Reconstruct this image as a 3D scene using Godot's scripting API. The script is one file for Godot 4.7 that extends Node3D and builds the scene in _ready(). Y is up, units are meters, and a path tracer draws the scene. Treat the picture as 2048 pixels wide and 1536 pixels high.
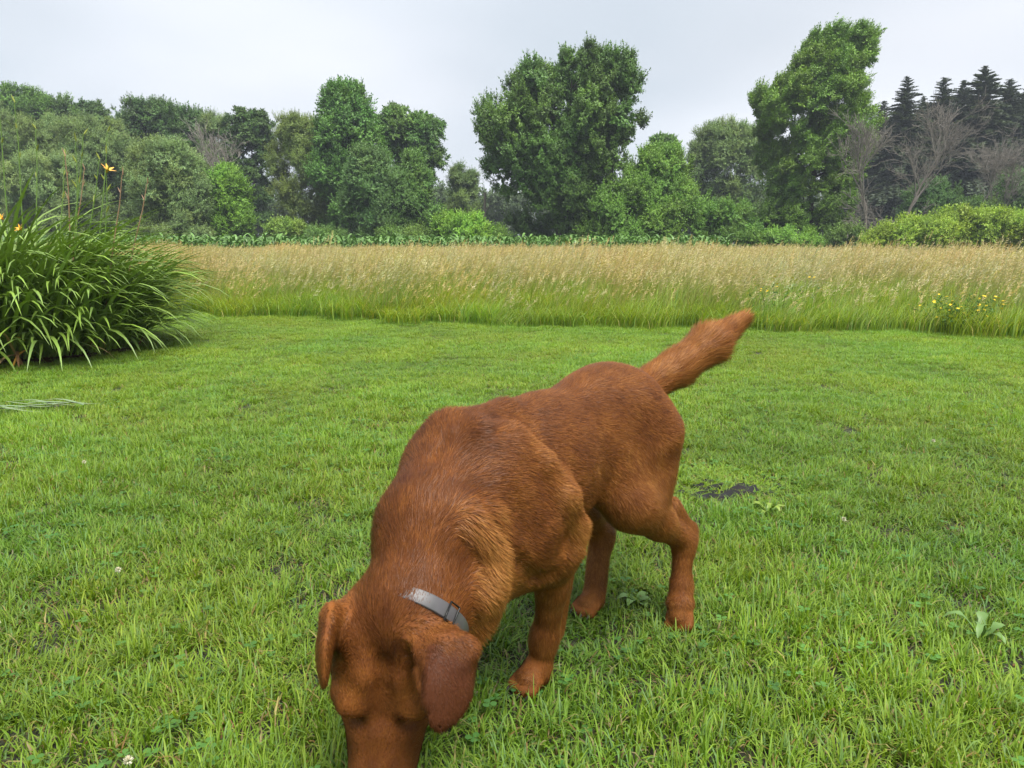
extends Node3D
# A fox-red Labrador sniffing across a mown lawn, a daylily clump on the left, a tall grass meadow, a strip of corn and a line of trees under an overcast sky.

const EYE := 0.85
var noise := FastNoiseLite.new()
var noise_b := FastNoiseLite.new()

func _ready() -> void:
	noise.seed = 11
	noise.frequency = 1.0
	noise.fractal_octaves = 3
	noise_b.seed = 29
	noise_b.frequency = 1.0
	noise_b.fractal_octaves = 2
	set_camera_and_light()
	build_all()

func set_camera_and_light() -> void:
	var cam := Camera3D.new()
	cam.name = "camera"
	cam.fov = 56.0
	cam.near = 0.05
	cam.far = 900.0
	cam.position = Vector3(0, EYE, 0)
	cam.rotation_degrees = Vector3(-10.7, 0, 0)
	cam.current = true
	add_child(cam)
	var e := Environment.new()
	e.background_mode = Environment.BG_SKY
	e.tonemap_mode = Environment.TONE_MAPPER_LINEAR
	e.tonemap_exposure = 4.2
	e.sdfgi_enabled = true
	e.ssao_enabled = true
	e.ssil_enabled = true
	e.ambient_light_source = Environment.AMBIENT_SOURCE_SKY
	var sky := Sky.new()
	var sm := PanoramaSkyMaterial.new()
	sm.panorama = ImageTexture.create_from_image(overcast_sky())
	sky.sky_material = sm
	e.sky = sky
	e.fog_enabled = true
	e.fog_light_color = Color(0.86, 0.9, 0.95)
	e.fog_density = 0.0009
	var we := WorldEnvironment.new()
	we.name = "world_environment"
	we.environment = e
	add_child(we)
	# the sun behind the cloud layer: one broad soft source, high and a little to the left
	var sun := DirectionalLight3D.new()
	sun.name = "sun_behind_clouds"
	sun.light_energy = 0.5
	sun.light_angular_distance = 36.0
	sun.light_color = Color(1.0, 0.985, 0.955)
	sun.shadow_enabled = true
	sun.rotation_degrees = Vector3(-66, 35, 0)
	add_child(sun)

func overcast_sky() -> Image:
	var w := 768
	var h := 384
	var img := Image.create(w, h, false, Image.FORMAT_RGBF)
	var n := FastNoiseLite.new()
	n.seed = 5
	n.frequency = 0.55
	n.fractal_octaves = 4
	n.fractal_gain = 0.42
	for j in h:
		var el := PI * (0.5 - (j + 0.5) / h)
		for i in w:
			var az := TAU * (i + 0.5) / w
			var d := Vector3(cos(el) * sin(az), sin(el), cos(el) * cos(az))
			var k := 1.0 / (maxf(d.y, 0.0) + 0.22)
			var a := n.get_noise_3d(d.x * k, 3.0 * d.y, d.z * k)
			var b := n.get_noise_3d(d.x * k * 0.6 + 40.0, 2.0 * d.y, d.z * k * 0.6)
			var t := clampf(0.5 + 1.05 * a, 0.0, 1.0)
			var c := Color(0.232, 0.258, 0.288).lerp(Color(0.325, 0.336, 0.362), t)
			var s := 1.0 + 0.13 * b
			img.set_pixel(i, j, Color(c.r * s * 0.73, c.g * s * 0.73, c.b * s * 0.73))
	return img

# ---------------------------------------------------------------- helpers
func tag(o: Node3D, label: String, category: String, group := "", kind := "") -> void:
	if label != "":
		o.set_meta("label", label)
	if category != "":
		o.set_meta("category", category)
	if group != "":
		o.set_meta("group", group)
	if kind != "":
		o.set_meta("kind", kind)

var taken := {}
func numbered(called: String) -> String:
	if not taken.has(called):
		taken[called] = 0
		return called
	taken[called] += 1
	return "%s_%03d" % [called, taken[called]]

func thing(called: String, at: Vector3, label: String, category: String, group := "") -> Node3D:
	var o := Node3D.new()
	o.name = numbered(called)
	o.position = at
	add_child(o)
	tag(o, label, category, group)
	return o

func inst(called: String, mesh: Mesh, mat: Material, parent: Node) -> MeshInstance3D:
	var o := MeshInstance3D.new()
	o.name = called
	o.mesh = mesh
	if mat:
		o.material_override = mat
	parent.add_child(o, true)
	return o

func many(called: String, mesh: Mesh, mat: Material, places: Array, colors: PackedColorArray, parent: Node) -> MultiMeshInstance3D:
	var mm := MultiMesh.new()
	mm.transform_format = MultiMesh.TRANSFORM_3D
	mm.use_colors = true
	mm.mesh = mesh
	mm.instance_count = places.size()
	for i in places.size():
		mm.set_instance_transform(i, places[i])
		mm.set_instance_color(i, colors[i])
	var o := MultiMeshInstance3D.new()
	o.name = called
	o.multimesh = mm
	if mat:
		o.material_override = mat
	o.set_meta("kind", "stuff")
	parent.add_child(o, true)
	return o

class Buf:
	var v := PackedVector3Array()
	var n := PackedVector3Array()
	var c := PackedColorArray()
	var ix := PackedInt32Array()
	func mesh(align := true) -> ArrayMesh:
		if align:
			# normals on the side that the faces turn
			var acc := PackedVector3Array()
			acc.resize(v.size())
			for i in range(0, ix.size(), 3):
				var p := v[ix[i]]
				var g := (v[ix[i + 2]] - p).cross(v[ix[i + 1]] - p)
				acc[ix[i]] += g
				acc[ix[i + 1]] += g
				acc[ix[i + 2]] += g
			for i in v.size():
				if acc[i].dot(n[i]) < 0.0:
					n[i] = -n[i]
		var a := []
		a.resize(Mesh.ARRAY_MAX)
		a[Mesh.ARRAY_VERTEX] = v
		a[Mesh.ARRAY_NORMAL] = n
		if c.size() == v.size():
			a[Mesh.ARRAY_COLOR] = c
		a[Mesh.ARRAY_INDEX] = ix
		var m := ArrayMesh.new()
		m.add_surface_from_arrays(Mesh.PRIMITIVE_TRIANGLES, a)
		return m
	# a tapered tube through points, with a rounded end
	func tube(p: PackedVector3Array, r: PackedFloat32Array, sides: int, col: Color) -> void:
		var base := v.size()
		var side := Vector3.ZERO
		for i in p.size():
			var t: Vector3 = (p[mini(i + 1, p.size() - 1)] - p[maxi(i - 1, 0)]).normalized()
			if i == 0:
				side = t.cross(Vector3(0.31, 0.17, 0.93)).normalized()
			side = (side - t * side.dot(t)).normalized()
			var up := t.cross(side)
			for k in sides:
				var a := TAU * k / sides
				var d := side * cos(a) + up * sin(a)
				v.append(p[i] + d * r[i])
				n.append(d)
				c.append(col)
		for i in p.size() - 1:
			for k in sides:
				var a0 := base + i * sides + k
				var a1 := base + i * sides + (k + 1) % sides
				ix.append_array([a0, a1, a0 + sides, a1, a1 + sides, a0 + sides])
	# a flat or folded strip: centre line, half widths, side direction, normal
	func strip(p: PackedVector3Array, hw: PackedFloat32Array, sides: PackedVector3Array, col: Color, col_tip: Color, fold := 0.0) -> void:
		var base := v.size()
		var m := p.size()
		for i in m:
			var t: Vector3 = (p[mini(i + 1, m - 1)] - p[maxi(i - 1, 0)]).normalized()
			var s := sides[i]
			var nn := s.cross(t).normalized()
			var q := col.lerp(col_tip, float(i) / (m - 1))
			if fold != 0.0:
				v.append(p[i] - s * hw[i] + nn * fold * hw[i])
				v.append(p[i])
				v.append(p[i] + s * hw[i] + nn * fold * hw[i])
				n.append((nn + s * fold).normalized())
				n.append(nn)
				n.append((nn - s * fold).normalized())
				c.append(q); c.append(q); c.append(q)
			else:
				v.append(p[i] - s * hw[i])
				v.append(p[i] + s * hw[i])
				n.append((nn - s * 0.35).normalized())
				n.append((nn + s * 0.35).normalized())
				c.append(q); c.append(q)
		var w := 3 if fold != 0.0 else 2
		for i in m - 1:
			for k in w - 1:
				var a := base + i * w + k
				ix.append_array([a, a + 1, a + w, a + 1, a + w + 1, a + w])
	func tri(a: Vector3, b: Vector3, d: Vector3, nn: Vector3, col: Color) -> void:
		var base := v.size()
		v.append(a); v.append(b); v.append(d)
		n.append(nn); n.append(nn); n.append(nn)
		c.append(col); c.append(col); c.append(col)
		ix.append_array([base, base + 1, base + 2])
	# a leaf: a rhomb folded a little along its middle
	func leaf(at: Vector3, along: Vector3, across: Vector3, l: float, w: float, col: Color) -> void:
		var base := v.size()
		var nn := across.cross(along).normalized()
		v.append(at)
		v.append(at + along * l * 0.45 - across * w * 0.5 + nn * w * 0.12)
		v.append(at + along * l - nn * l * 0.12)
		v.append(at + along * l * 0.45 + across * w * 0.5 + nn * w * 0.12)
		for i in 4:
			n.append(nn)
			c.append(col)
		n[base + 1] = (nn + across * 0.3).normalized()
		n[base + 3] = (nn - across * 0.3).normalized()
		ix.append_array([base, base + 1, base + 2, base, base + 2, base + 3])

func mat_vc(rough: float, spec := 0.5, back := 0.0) -> StandardMaterial3D:
	var m := StandardMaterial3D.new()
	m.vertex_color_use_as_albedo = true
	m.roughness = rough
	m.metallic_specular = spec
	m.cull_mode = BaseMaterial3D.CULL_DISABLED
	if back > 0.0:
		m.backlight_enabled = true
		m.backlight = Color(back, back, back * 0.6)
	return m

func plain_mat(c: Color, rough: float) -> StandardMaterial3D:
	var m := StandardMaterial3D.new()
	m.albedo_color = c.linear_to_srgb()
	m.roughness = rough
	return m
var dog_bare := false
# ---------------------------------------------------------------- the dog
# The body is one field of tapered capsules joined with a smooth minimum and meshed as surface nets.
const DOG_AT := Vector3(-0.083, 0, -1.208)
var dog_f := Vector3(-0.6542, 0, 0.7563)   # the way the dog walks
var dog_l := Vector3(0.7563, 0, 0.6542)    # its left
var head_at := Vector3(-0.093, 0.352, 0.243)   # back of the skull, from DOG_AT
var head_u := Vector3.ZERO
var head_m := Vector3.ZERO
var head_v := Vector3.ZERO
# one entry per bone
var b_a := PackedVector3Array()
var b_d := PackedVector3Array()
var b_i := PackedFloat32Array()
var b_ra := PackedFloat32Array()
var b_rd := PackedFloat32Array()
var b_k := PackedFloat32Array()
var b_n := PackedVector3Array()
var b_fl := PackedFloat32Array()
var b_flow := PackedVector3Array()
var b_len := PackedFloat32Array()
var b_gold := PackedFloat32Array()
var claw_at := PackedVector3Array()
var claw_to := PackedVector3Array()

func dg(s: float, l: float, h: float) -> Vector3:
	return dog_f * s + dog_l * l + Vector3(0, h, 0)

func hd(u: float, m: float, v: float) -> Vector3:
	return head_at + (head_u * u + head_m * m + head_v * v) * 1.17

func bone(a: Vector3, ra: float, b: Vector3, rb: float, k: float, flow: Vector3, hair := 0.016, gold := 0.2, fl := 1.0, axis := Vector3.UP) -> void:
	b_a.append(a)
	b_d.append(b - a)
	b_i.append(1.0 / maxf((b - a).length_squared(), 1e-9))
	b_ra.append(ra)
	b_rd.append(rb - ra)
	b_k.append(k)
	b_n.append(axis.normalized())
	b_fl.append(fl)
	b_flow.append(flow.normalized())
	b_len.append(hair)
	b_gold.append(gold)

func chain(p: Array, r: float, k: float, flow: Vector3, hair: float, gold: float) -> void:
	for i in p.size() - 1:
		bone(p[i], r, p[i + 1], r, k, flow, hair, gold)

func dog_bones() -> void:
	head_u = Vector3(-0.050, -0.923, 0.385).normalized()
	head_m = Vector3(0.955, -0.16, 0.02)
	head_m = (head_m - head_u * head_m.dot(head_u)).normalized()
	head_v = head_u.cross(head_m).normalized()
	if head_v.y < 0.0:
		head_v = -head_v
	var back := -dog_f
	var down := Vector3.DOWN
	var bd := back + down * 0.55
	# trunk
	bone(dg(-0.02, 0, 0.435), 0.112, dg(-0.20, 0, 0.425), 0.134, 0.05, bd, 0.018, 0.2, 0.76, dog_l)
	bone(dg(-0.20, 0, 0.425), 0.134, dg(-0.37, 0, 0.480), 0.095, 0.05, bd, 0.016, 0.25, 0.76, dog_l)
	bone(dg(-0.38, 0, 0.486), 0.096, dg(-0.47, 0, 0.489), 0.098, 0.05, bd, 0.016, 0.25, 0.88, dog_l)
	bone(dg(-0.45, 0, 0.487), 0.100, dg(-0.54, 0, 0.468), 0.076, 0.05, bd, 0.018, 0.3, 0.95, dog_l)
	bone(dg(0.06, 0.02, 0.335), 0.075, dg(-0.10, 0, 0.325), 0.078, 0.05, bd, 0.018, 0.4)
	bone(dg(0.0, 0, 0.545), 0.018, dg(-0.10, 0, 0.556), 0.02, 0.04, bd, 0.018, 0.1)
	for s in [-1.0, 1.0]:
		# shoulder blade, upper arm and the muscle behind them
		var m := 1.0 if s > 0.0 else 0.74
		bone(dg(0.012, 0.048 * s * m, 0.548), 0.018, dg(0.045, 0.085 * s * m, 0.38), 0.05, 0.03, bd, 0.018, 0.05)
		bone(dg(0.045, 0.085 * s * m, 0.37), 0.055, dg(-0.12, 0.100 * s * m, 0.300), 0.044, 0.04, bd, 0.016, 0.3)
		bone(dg(-0.030, 0.070 * s * m, 0.505), 0.040, dg(-0.105, 0.096 * s * m, 0.415), 0.052, 0.025, bd, 0.017, 0.35)
		bone(dg(0.01, 0.078 * s * m, 0.47), 0.045, dg(-0.06, 0.098 * s * m, 0.38), 0.055, 0.03, bd, 0.017, 0.15)
		bone(dg(-0.105, 0.096 * s * m, 0.415), 0.052, dg(-0.145, 0.100 * s * m, 0.325), 0.040, 0.02, bd, 0.017, 0.45)
		# hip and thigh, and the web of skin in front of it
		bone(dg(-0.355, 0.062 * s, 0.43), 0.045, dg(-0.37, 0.085 * s, 0.350), 0.045, 0.05, bd + down, 0.016, 0.4, 0.7, dog_l)
		bone(dg(-0.47, 0.055 * s, 0.52), 0.05, dg(-0.50, 0.07 * s, 0.45), 0.075, 0.05, bd, 0.016, 0.3)
		bone(dg(-0.49, 0.066 * s, 0.45), 0.069, dg(-0.380, 0.098 * s, 0.335), 0.043, 0.045, bd + down, 0.016, 0.45, 0.72, dog_l)
		bone(dg(-0.538, 0.054 * s, 0.43), 0.046, dg(-0.482, 0.096 * s, 0.325), 0.034, 0.045, down, 0.018, 0.6)
		bone(dg(-0.49, 0.095 * s, 0.36), 0.045, dg(-0.43, 0.106 * s, 0.315), 0.042, 0.045, down, 0.016, 0.55, 0.8, dog_l)
	# left fore leg, swept back under the shoulder
	var q := 0.02
	bone(dg(-0.145, 0.092, 0.31), 0.043, dg(-0.152, 0.078, 0.22), 0.029, 0.03, down, 0.011, 0.5)
	bone(dg(-0.152, 0.078, 0.22), 0.029, dg(-0.158, 0.058, 0.10), 0.023, q, down, 0.013, 0.45)
	bone(dg(-0.185, 0.098, 0.305), 0.016, dg(-0.192, 0.066, 0.105), 0.0105, 0.006, down, 0.010, 0.6)
	bone(dg(-0.158, 0.058, 0.10), 0.023, dg(-0.148, 0.052, 0.045), 0.025, q, down, 0.013, 0.5)
	bone(dg(-0.150, 0.060, 0.118), 0.0235, dg(-0.150, 0.057, 0.098), 0.0235, 0.012, down, 0.012, 0.45)
	paw(dg(-0.140, 0.050, 0.032), dog_f, dog_l)
	# right fore leg, reaching forward behind the head
	bone(dg(-0.08, -0.092, 0.31), 0.043, dg(-0.02, -0.078, 0.22), 0.032, 0.03, down, 0.011, 0.5)
	bone(dg(-0.02, -0.078, 0.22), 0.032, dg(0.055, -0.05, 0.11), 0.0255, q, down, 0.013, 0.45)
	bone(dg(0.055, -0.05, 0.11), 0.0255, dg(0.075, -0.045, 0.045), 0.027, q, down, 0.013, 0.5)
	paw(dg(0.085, -0.043, 0.032), dog_f, dog_l)
	# left hind leg, about to step
	bone(dg(-0.388, 0.108, 0.318), 0.041, dg(-0.475, 0.120, 0.262), 0.032, 0.035, down + back, 0.013, 0.5)
	bone(dg(-0.475, 0.120, 0.262), 0.031, dg(-0.562, 0.132, 0.200), 0.025, 0.03, down + back, 0.011, 0.5)
	bone(dg(-0.54, 0.118, 0.285), 0.018, dg(-0.592, 0.134, 0.215), 0.015, 0.028, down, 0.011, 0.5)
	bone(dg(-0.598, 0.134, 0.214), 0.015, dg(-0.576, 0.136, 0.175), 0.02, 0.02, down, 0.013, 0.45)
	bone(dg(-0.568, 0.134, 0.195), 0.024, dg(-0.545, 0.146, 0.10), 0.0212, q, down, 0.013, 0.4)
	bone(dg(-0.545, 0.146, 0.10), 0.0212, dg(-0.532, 0.152, 0.070), 0.026, q, down, 0.013, 0.4)
	paw(dg(-0.526, 0.155, 0.058), (dog_f * 0.50 + Vector3(0, -0.72, 0) + dog_l * 0.25).normalized(), dog_l)
	# right hind leg, standing
	bone(dg(-0.385, -0.098, 0.315), 0.052, dg(-0.47, -0.08, 0.24), 0.040, 0.035, down + back, 0.013, 0.5)
	bone(dg(-0.47, -0.08, 0.24), 0.038, dg(-0.525, -0.062, 0.175), 0.026, 0.03, down + back, 0.011, 0.5)
	bone(dg(-0.545, -0.06, 0.19), 0.016, dg(-0.535, -0.058, 0.15), 0.02, 0.02, down, 0.013, 0.5)
	bone(dg(-0.525, -0.06, 0.17), 0.027, dg(-0.478, -0.042, 0.06), 0.025, q, down, 0.013, 0.5)
	paw(dg(-0.462, -0.036, 0.032), dog_f, dog_l)
	bone(dg(0.055, 0.06, 0.30), 0.052, dg(-0.10, 0.055, 0.285), 0.05, 0.04, bd, 0.016, 0.4)
	# sheath under the belly
	bone(dg(-0.33, 0.0, 0.355), 0.024, dg(-0.24, 0.0, 0.335), 0.018, 0.03, down, 0.016, 0.15)
	# tail
	var ta := dg(-0.585, 0.0, 0.525)
	var tb := dg(-0.69, 0.032, 0.565)
	var tc := dg(-0.79, 0.062, 0.612)
	var td := dg(-0.900, 0.100, 0.668)
	bone(ta, 0.038, tb, 0.040, 0.025, tb - ta, 0.026, 0.55)
	bone(tb, 0.037, tc, 0.040, 0.02, tc - tb, 0.042, 0.7)
	bone(tc, 0.040, td, 0.012, 0.02, td - tc, 0.040, 0.65)
	# ridge behind the shoulder, crease between neck and shoulder, folds of loose skin
	chain([Vector3(0.084, 0.540, 0.016), Vector3(0.134, 0.491, 0.018), Vector3(0.176, 0.430, 0.020), Vector3(0.200, 0.362, -0.010), Vector3(0.193, 0.318, -0.004)], 0.0145, 0.024, bd, 0.017, 0.7)
	chain([Vector3(0.020, 0.444, 0.176), Vector3(0.040, 0.420, 0.172), Vector3(0.054, 0.394, 0.170), Vector3(0.052, 0.370, 0.178), Vector3(0.034, 0.340, 0.200)], 0.0165, 0.010, down + back * 0.6, 0.026, 1.0)
	chain([Vector3(0.304, 0.446, -0.210), Vector3(0.292, 0.402, -0.204), Vector3(0.272, 0.358, -0.198)], 0.010, 0.02, bd, 0.014, 0.75)
	# neck, with loose skin in folds
	var na := dg(0.0, 0.0, 0.455)
	var nb := dg(0.115, 0.045, 0.405)
	var nc := dg(0.205, 0.092, 0.315)
	bone(na, 0.098, nb, 0.086, 0.05, na - nb + down * 0.1, 0.020, -0.02)
	bone(nb, 0.086, nc, 0.073, 0.04, nb - nc, 0.018, -0.05)
	bone(dg(0.075, 0.118, 0.435), 0.016, dg(0.105, 0.142, 0.345), 0.020, 0.022, down + back * 0.6, 0.026, 0.95)
	bone(dg(0.105, 0.142, 0.345), 0.020, dg(0.10, 0.125, 0.285), 0.018, 0.022, down + back * 0.6, 0.026, 0.9)
	bone(dg(0.115, -0.028, 0.428), 0.020, dg(0.10, -0.042, 0.34), 0.022, 0.022, down + back * 0.6, 0.024, 0.9)
	bone(dg(0.165, 0.135, 0.335), 0.014, dg(0.135, 0.14, 0.275), 0.016, 0.02, down + back * 0.4, 0.024, 0.85)
	bone(dg(0.10, 0.09, 0.31), 0.06, dg(0.05, 0.05, 0.33), 0.07, 0.05, down + back * 0.4, 0.018, 0.5)
	chain([Vector3(0.040, 0.462, 0.158), Vector3(0.062, 0.428, 0.156), Vector3(0.078, 0.392, 0.150), Vector3(0.100, 0.345, 0.116), Vector3(0.122, 0.292, 0.058), Vector3(0.150, 0.288, 0.036)], 0.011, -0.014, down, 0.02, 0.0)
	chain([Vector3(-0.064, 0.512, 0.118), Vector3(-0.046, 0.523, 0.098), Vector3(-0.030, 0.540, 0.074)], 0.009, -0.014, down, 0.02, 0.0)
	# head
	var hb := -head_u
	var z := 1.17
	bone(hd(0.035, 0, -0.062), 0.061 * z, hd(0.090, 0, -0.060), 0.058 * z, 0.03, hb, 0.012, 0.04, 1.18, head_m)
	bone(nc, 0.066, hd(0.045, 0, -0.075), 0.056 * z, 0.04, hb, 0.014, 0.15)
	bone(hd(0.09, 0, -0.058), 0.053 * z, hd(0.145, 0, -0.066), 0.042 * z, 0.03, hb, 0.009, 0.15, 1.12, head_m)
	bone(hd(0.145, 0, -0.066), 0.040 * z, hd(0.222, 0, -0.066), 0.035 * z, 0.025, hb, 0.007, -0.05, 1.14, head_m)
	bone(hd(0.09, 0, -0.10), 0.035 * z, hd(0.205, 0, -0.095), 0.024 * z, 0.03, hb, 0.007, 0.3)
	bone(hd(0.232, 0, -0.052), 0.020 * z, hd(0.240, 0, -0.055), 0.017 * z, 0.012, hb, 0.004, 0.0)
	for s in [-1.0, 1.0]:
		bone(hd(0.062, 0.040 * s, -0.088), 0.038 * z, hd(0.125, 0.034 * s, -0.088), 0.030 * z, 0.03, hb, 0.009, 0.45)
		bone(hd(0.092, 0.024 * s, -0.012), 0.013 * z, hd(0.126, 0.040 * s, -0.022), 0.018 * z, 0.016, hb, 0.009, 0.4)
		bone(hd(0.126, 0.034 * s, -0.022), 0.014 * z, hd(0.118, 0.056 * s, -0.040), 0.013 * z, 0.014, hb, 0.009, 0.5)
		bone(hd(0.045, 0.046 * s, -0.026), 0.020 * z, hd(0.03, 0.060 * s, -0.034), 0.018 * z, 0.02, head_m * s, 0.012, 0.75)
		bone(hd(0.050, 0.030 * s, -0.012), 0.018 * z, hd(0.085, 0.018 * s, -0.008), 0.012 * z, 0.03, hb, 0.009, 0.2)
		# eye socket under the brow
		bone(hd(0.150, 0.032 * s, -0.024), 0.013, hd(0.148, 0.054 * s, -0.036), 0.014, -0.012, hb, 0.006, 0.0)
	for s in [-1.0, 1.0]:
		bone(hd(0.175, 0.020 * s, -0.080), 0.027 * z, hd(0.222, 0.014 * s, -0.078), 0.024 * z, 0.014, hb, 0.007, 0.1)
	# furrow between the brows
	bone(hd(0.075, 0, 0.012), 0.007, hd(0.145, 0, -0.012), 0.010, -0.02, hb, 0.007, 0.0)
	# ear flaps, hanging
	var ln := Vector3(0.46, 0.26, 0.82)
	bone(hd(0.040, 0.052, -0.030), 0.030, Vector3(-0.022, 0.316, 0.290), 0.020, 0.016, Vector3.DOWN, 0.011, 0.6)
	bone(Vector3(-0.036, 0.320, 0.291), 0.024, Vector3(0.006, 0.313, 0.301), 0.026, 0.012, Vector3(0.8, -0.5, 0.2), 0.009, 0.35, 0.34, Vector3(0.2, 0.85, 0.42))
	bone(Vector3(-0.026, 0.298, 0.310), 0.024, Vector3(0.002, 0.291, 0.316), 0.030, 0.010, Vector3.DOWN, 0.008, -0.2, 0.26, ln)
	bone(Vector3(-0.001, 0.293, 0.317), 0.032, Vector3(-0.002, 0.266, 0.342), 0.027, 0.010, Vector3.DOWN, 0.006, -0.55, 0.26, ln)
	bone(Vector3(-0.002, 0.266, 0.342), 0.027, Vector3(-0.009, 0.241, 0.357), 0.016, 0.010, Vector3.DOWN, 0.006, -0.55, 0.26, ln)
	bone(Vector3(-0.044, 0.288, 0.322), 0.007, Vector3(-0.034, 0.256, 0.350), 0.004, 0.008, Vector3.DOWN, 0.007, 0.3)
	bone(Vector3(-0.008, 0.318, 0.294), 0.009, Vector3(0.024, 0.309, 0.299), 0.007, 0.014, Vector3.DOWN, 0.010, 0.6)
	var rn := Vector3(-0.93, 0.12, 0.25)
	bone(hd(0.036, -0.058, -0.034), 0.028, Vector3(-0.176, 0.330, 0.250), 0.016, 0.016, Vector3.DOWN, 0.010, 0.65)
	bone(Vector3(-0.178, 0.318, 0.252), 0.028, Vector3(-0.184, 0.292, 0.268), 0.034, 0.010, Vector3.DOWN, 0.008, 0.4, 0.26, rn)
	bone(Vector3(-0.184, 0.292, 0.268), 0.034, Vector3(-0.180, 0.266, 0.288), 0.022, 0.010, Vector3.DOWN, 0.007, 0.15, 0.24, rn)

func paw(at: Vector3, fwd: Vector3, left: Vector3) -> void:
	var d := Vector3.DOWN * 0.3 + fwd
	bone(at, 0.028, at + fwd * 0.022, 0.026, 0.018, d, 0.009, 0.55)
	var side := (left - fwd * left.dot(fwd)).normalized()
	var dn := Vector3.DOWN if absf(fwd.y) < 0.3 else -side.cross(fwd).normalized() * 0.3
	for t in [-1.5, -0.5, 0.5, 1.5]:
		var out: float = 0.052 - absf(t) * 0.006
		var a: Vector3 = at + fwd * 0.020 + side * t * 0.0130
		var b: Vector3 = at + fwd * out + side * t * 0.0155 + dn * 0.010
		bone(a, 0.0125, b, 0.0112, 0.003, d, 0.005, 0.45)
		claw_at.append(b + fwd * 0.008 + dn * 0.001)
		claw_to.append(b + fwd * 0.017 + Vector3.DOWN * 0.008)

func dog_field(p: Vector3, use: PackedInt32Array) -> float:
	var d := 1.0
	for i in use:
		var q := p - b_a[i]
		var fl := b_fl[i]
		var g := b_d[i]
		if fl != 1.0:
			var nn := b_n[i]
			var sc := 1.0 / fl - 1.0
			q += nn * (q.dot(nn) * sc)
			g += nn * (g.dot(nn) * sc)
			var t := clampf(q.dot(g) / g.length_squared(), 0.0, 1.0)
			var e := ((q - g * t).length() - b_ra[i] - b_rd[i] * t) * minf(fl, 1.0)
			var k := b_k[i]
			var h := k - absf(d - e)
			d = minf(d, e) - (h * h * 0.25 / k if h > 0.0 else 0.0)
		else:
			var t := clampf(q.dot(g) * b_i[i], 0.0, 1.0)
			var e := (q - g * t).length() - b_ra[i] - b_rd[i] * t
			var k := b_k[i]
			if k < 0.0:
				var hh := -k - absf(d + e)
				d = maxf(d, -e) + (hh * hh * 0.25 / -k if hh > 0.0 else 0.0)
				continue
			var h := k - absf(d - e)
			d = minf(d, e) - (h * h * 0.25 / k if h > 0.0 else 0.0)
	return d

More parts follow.
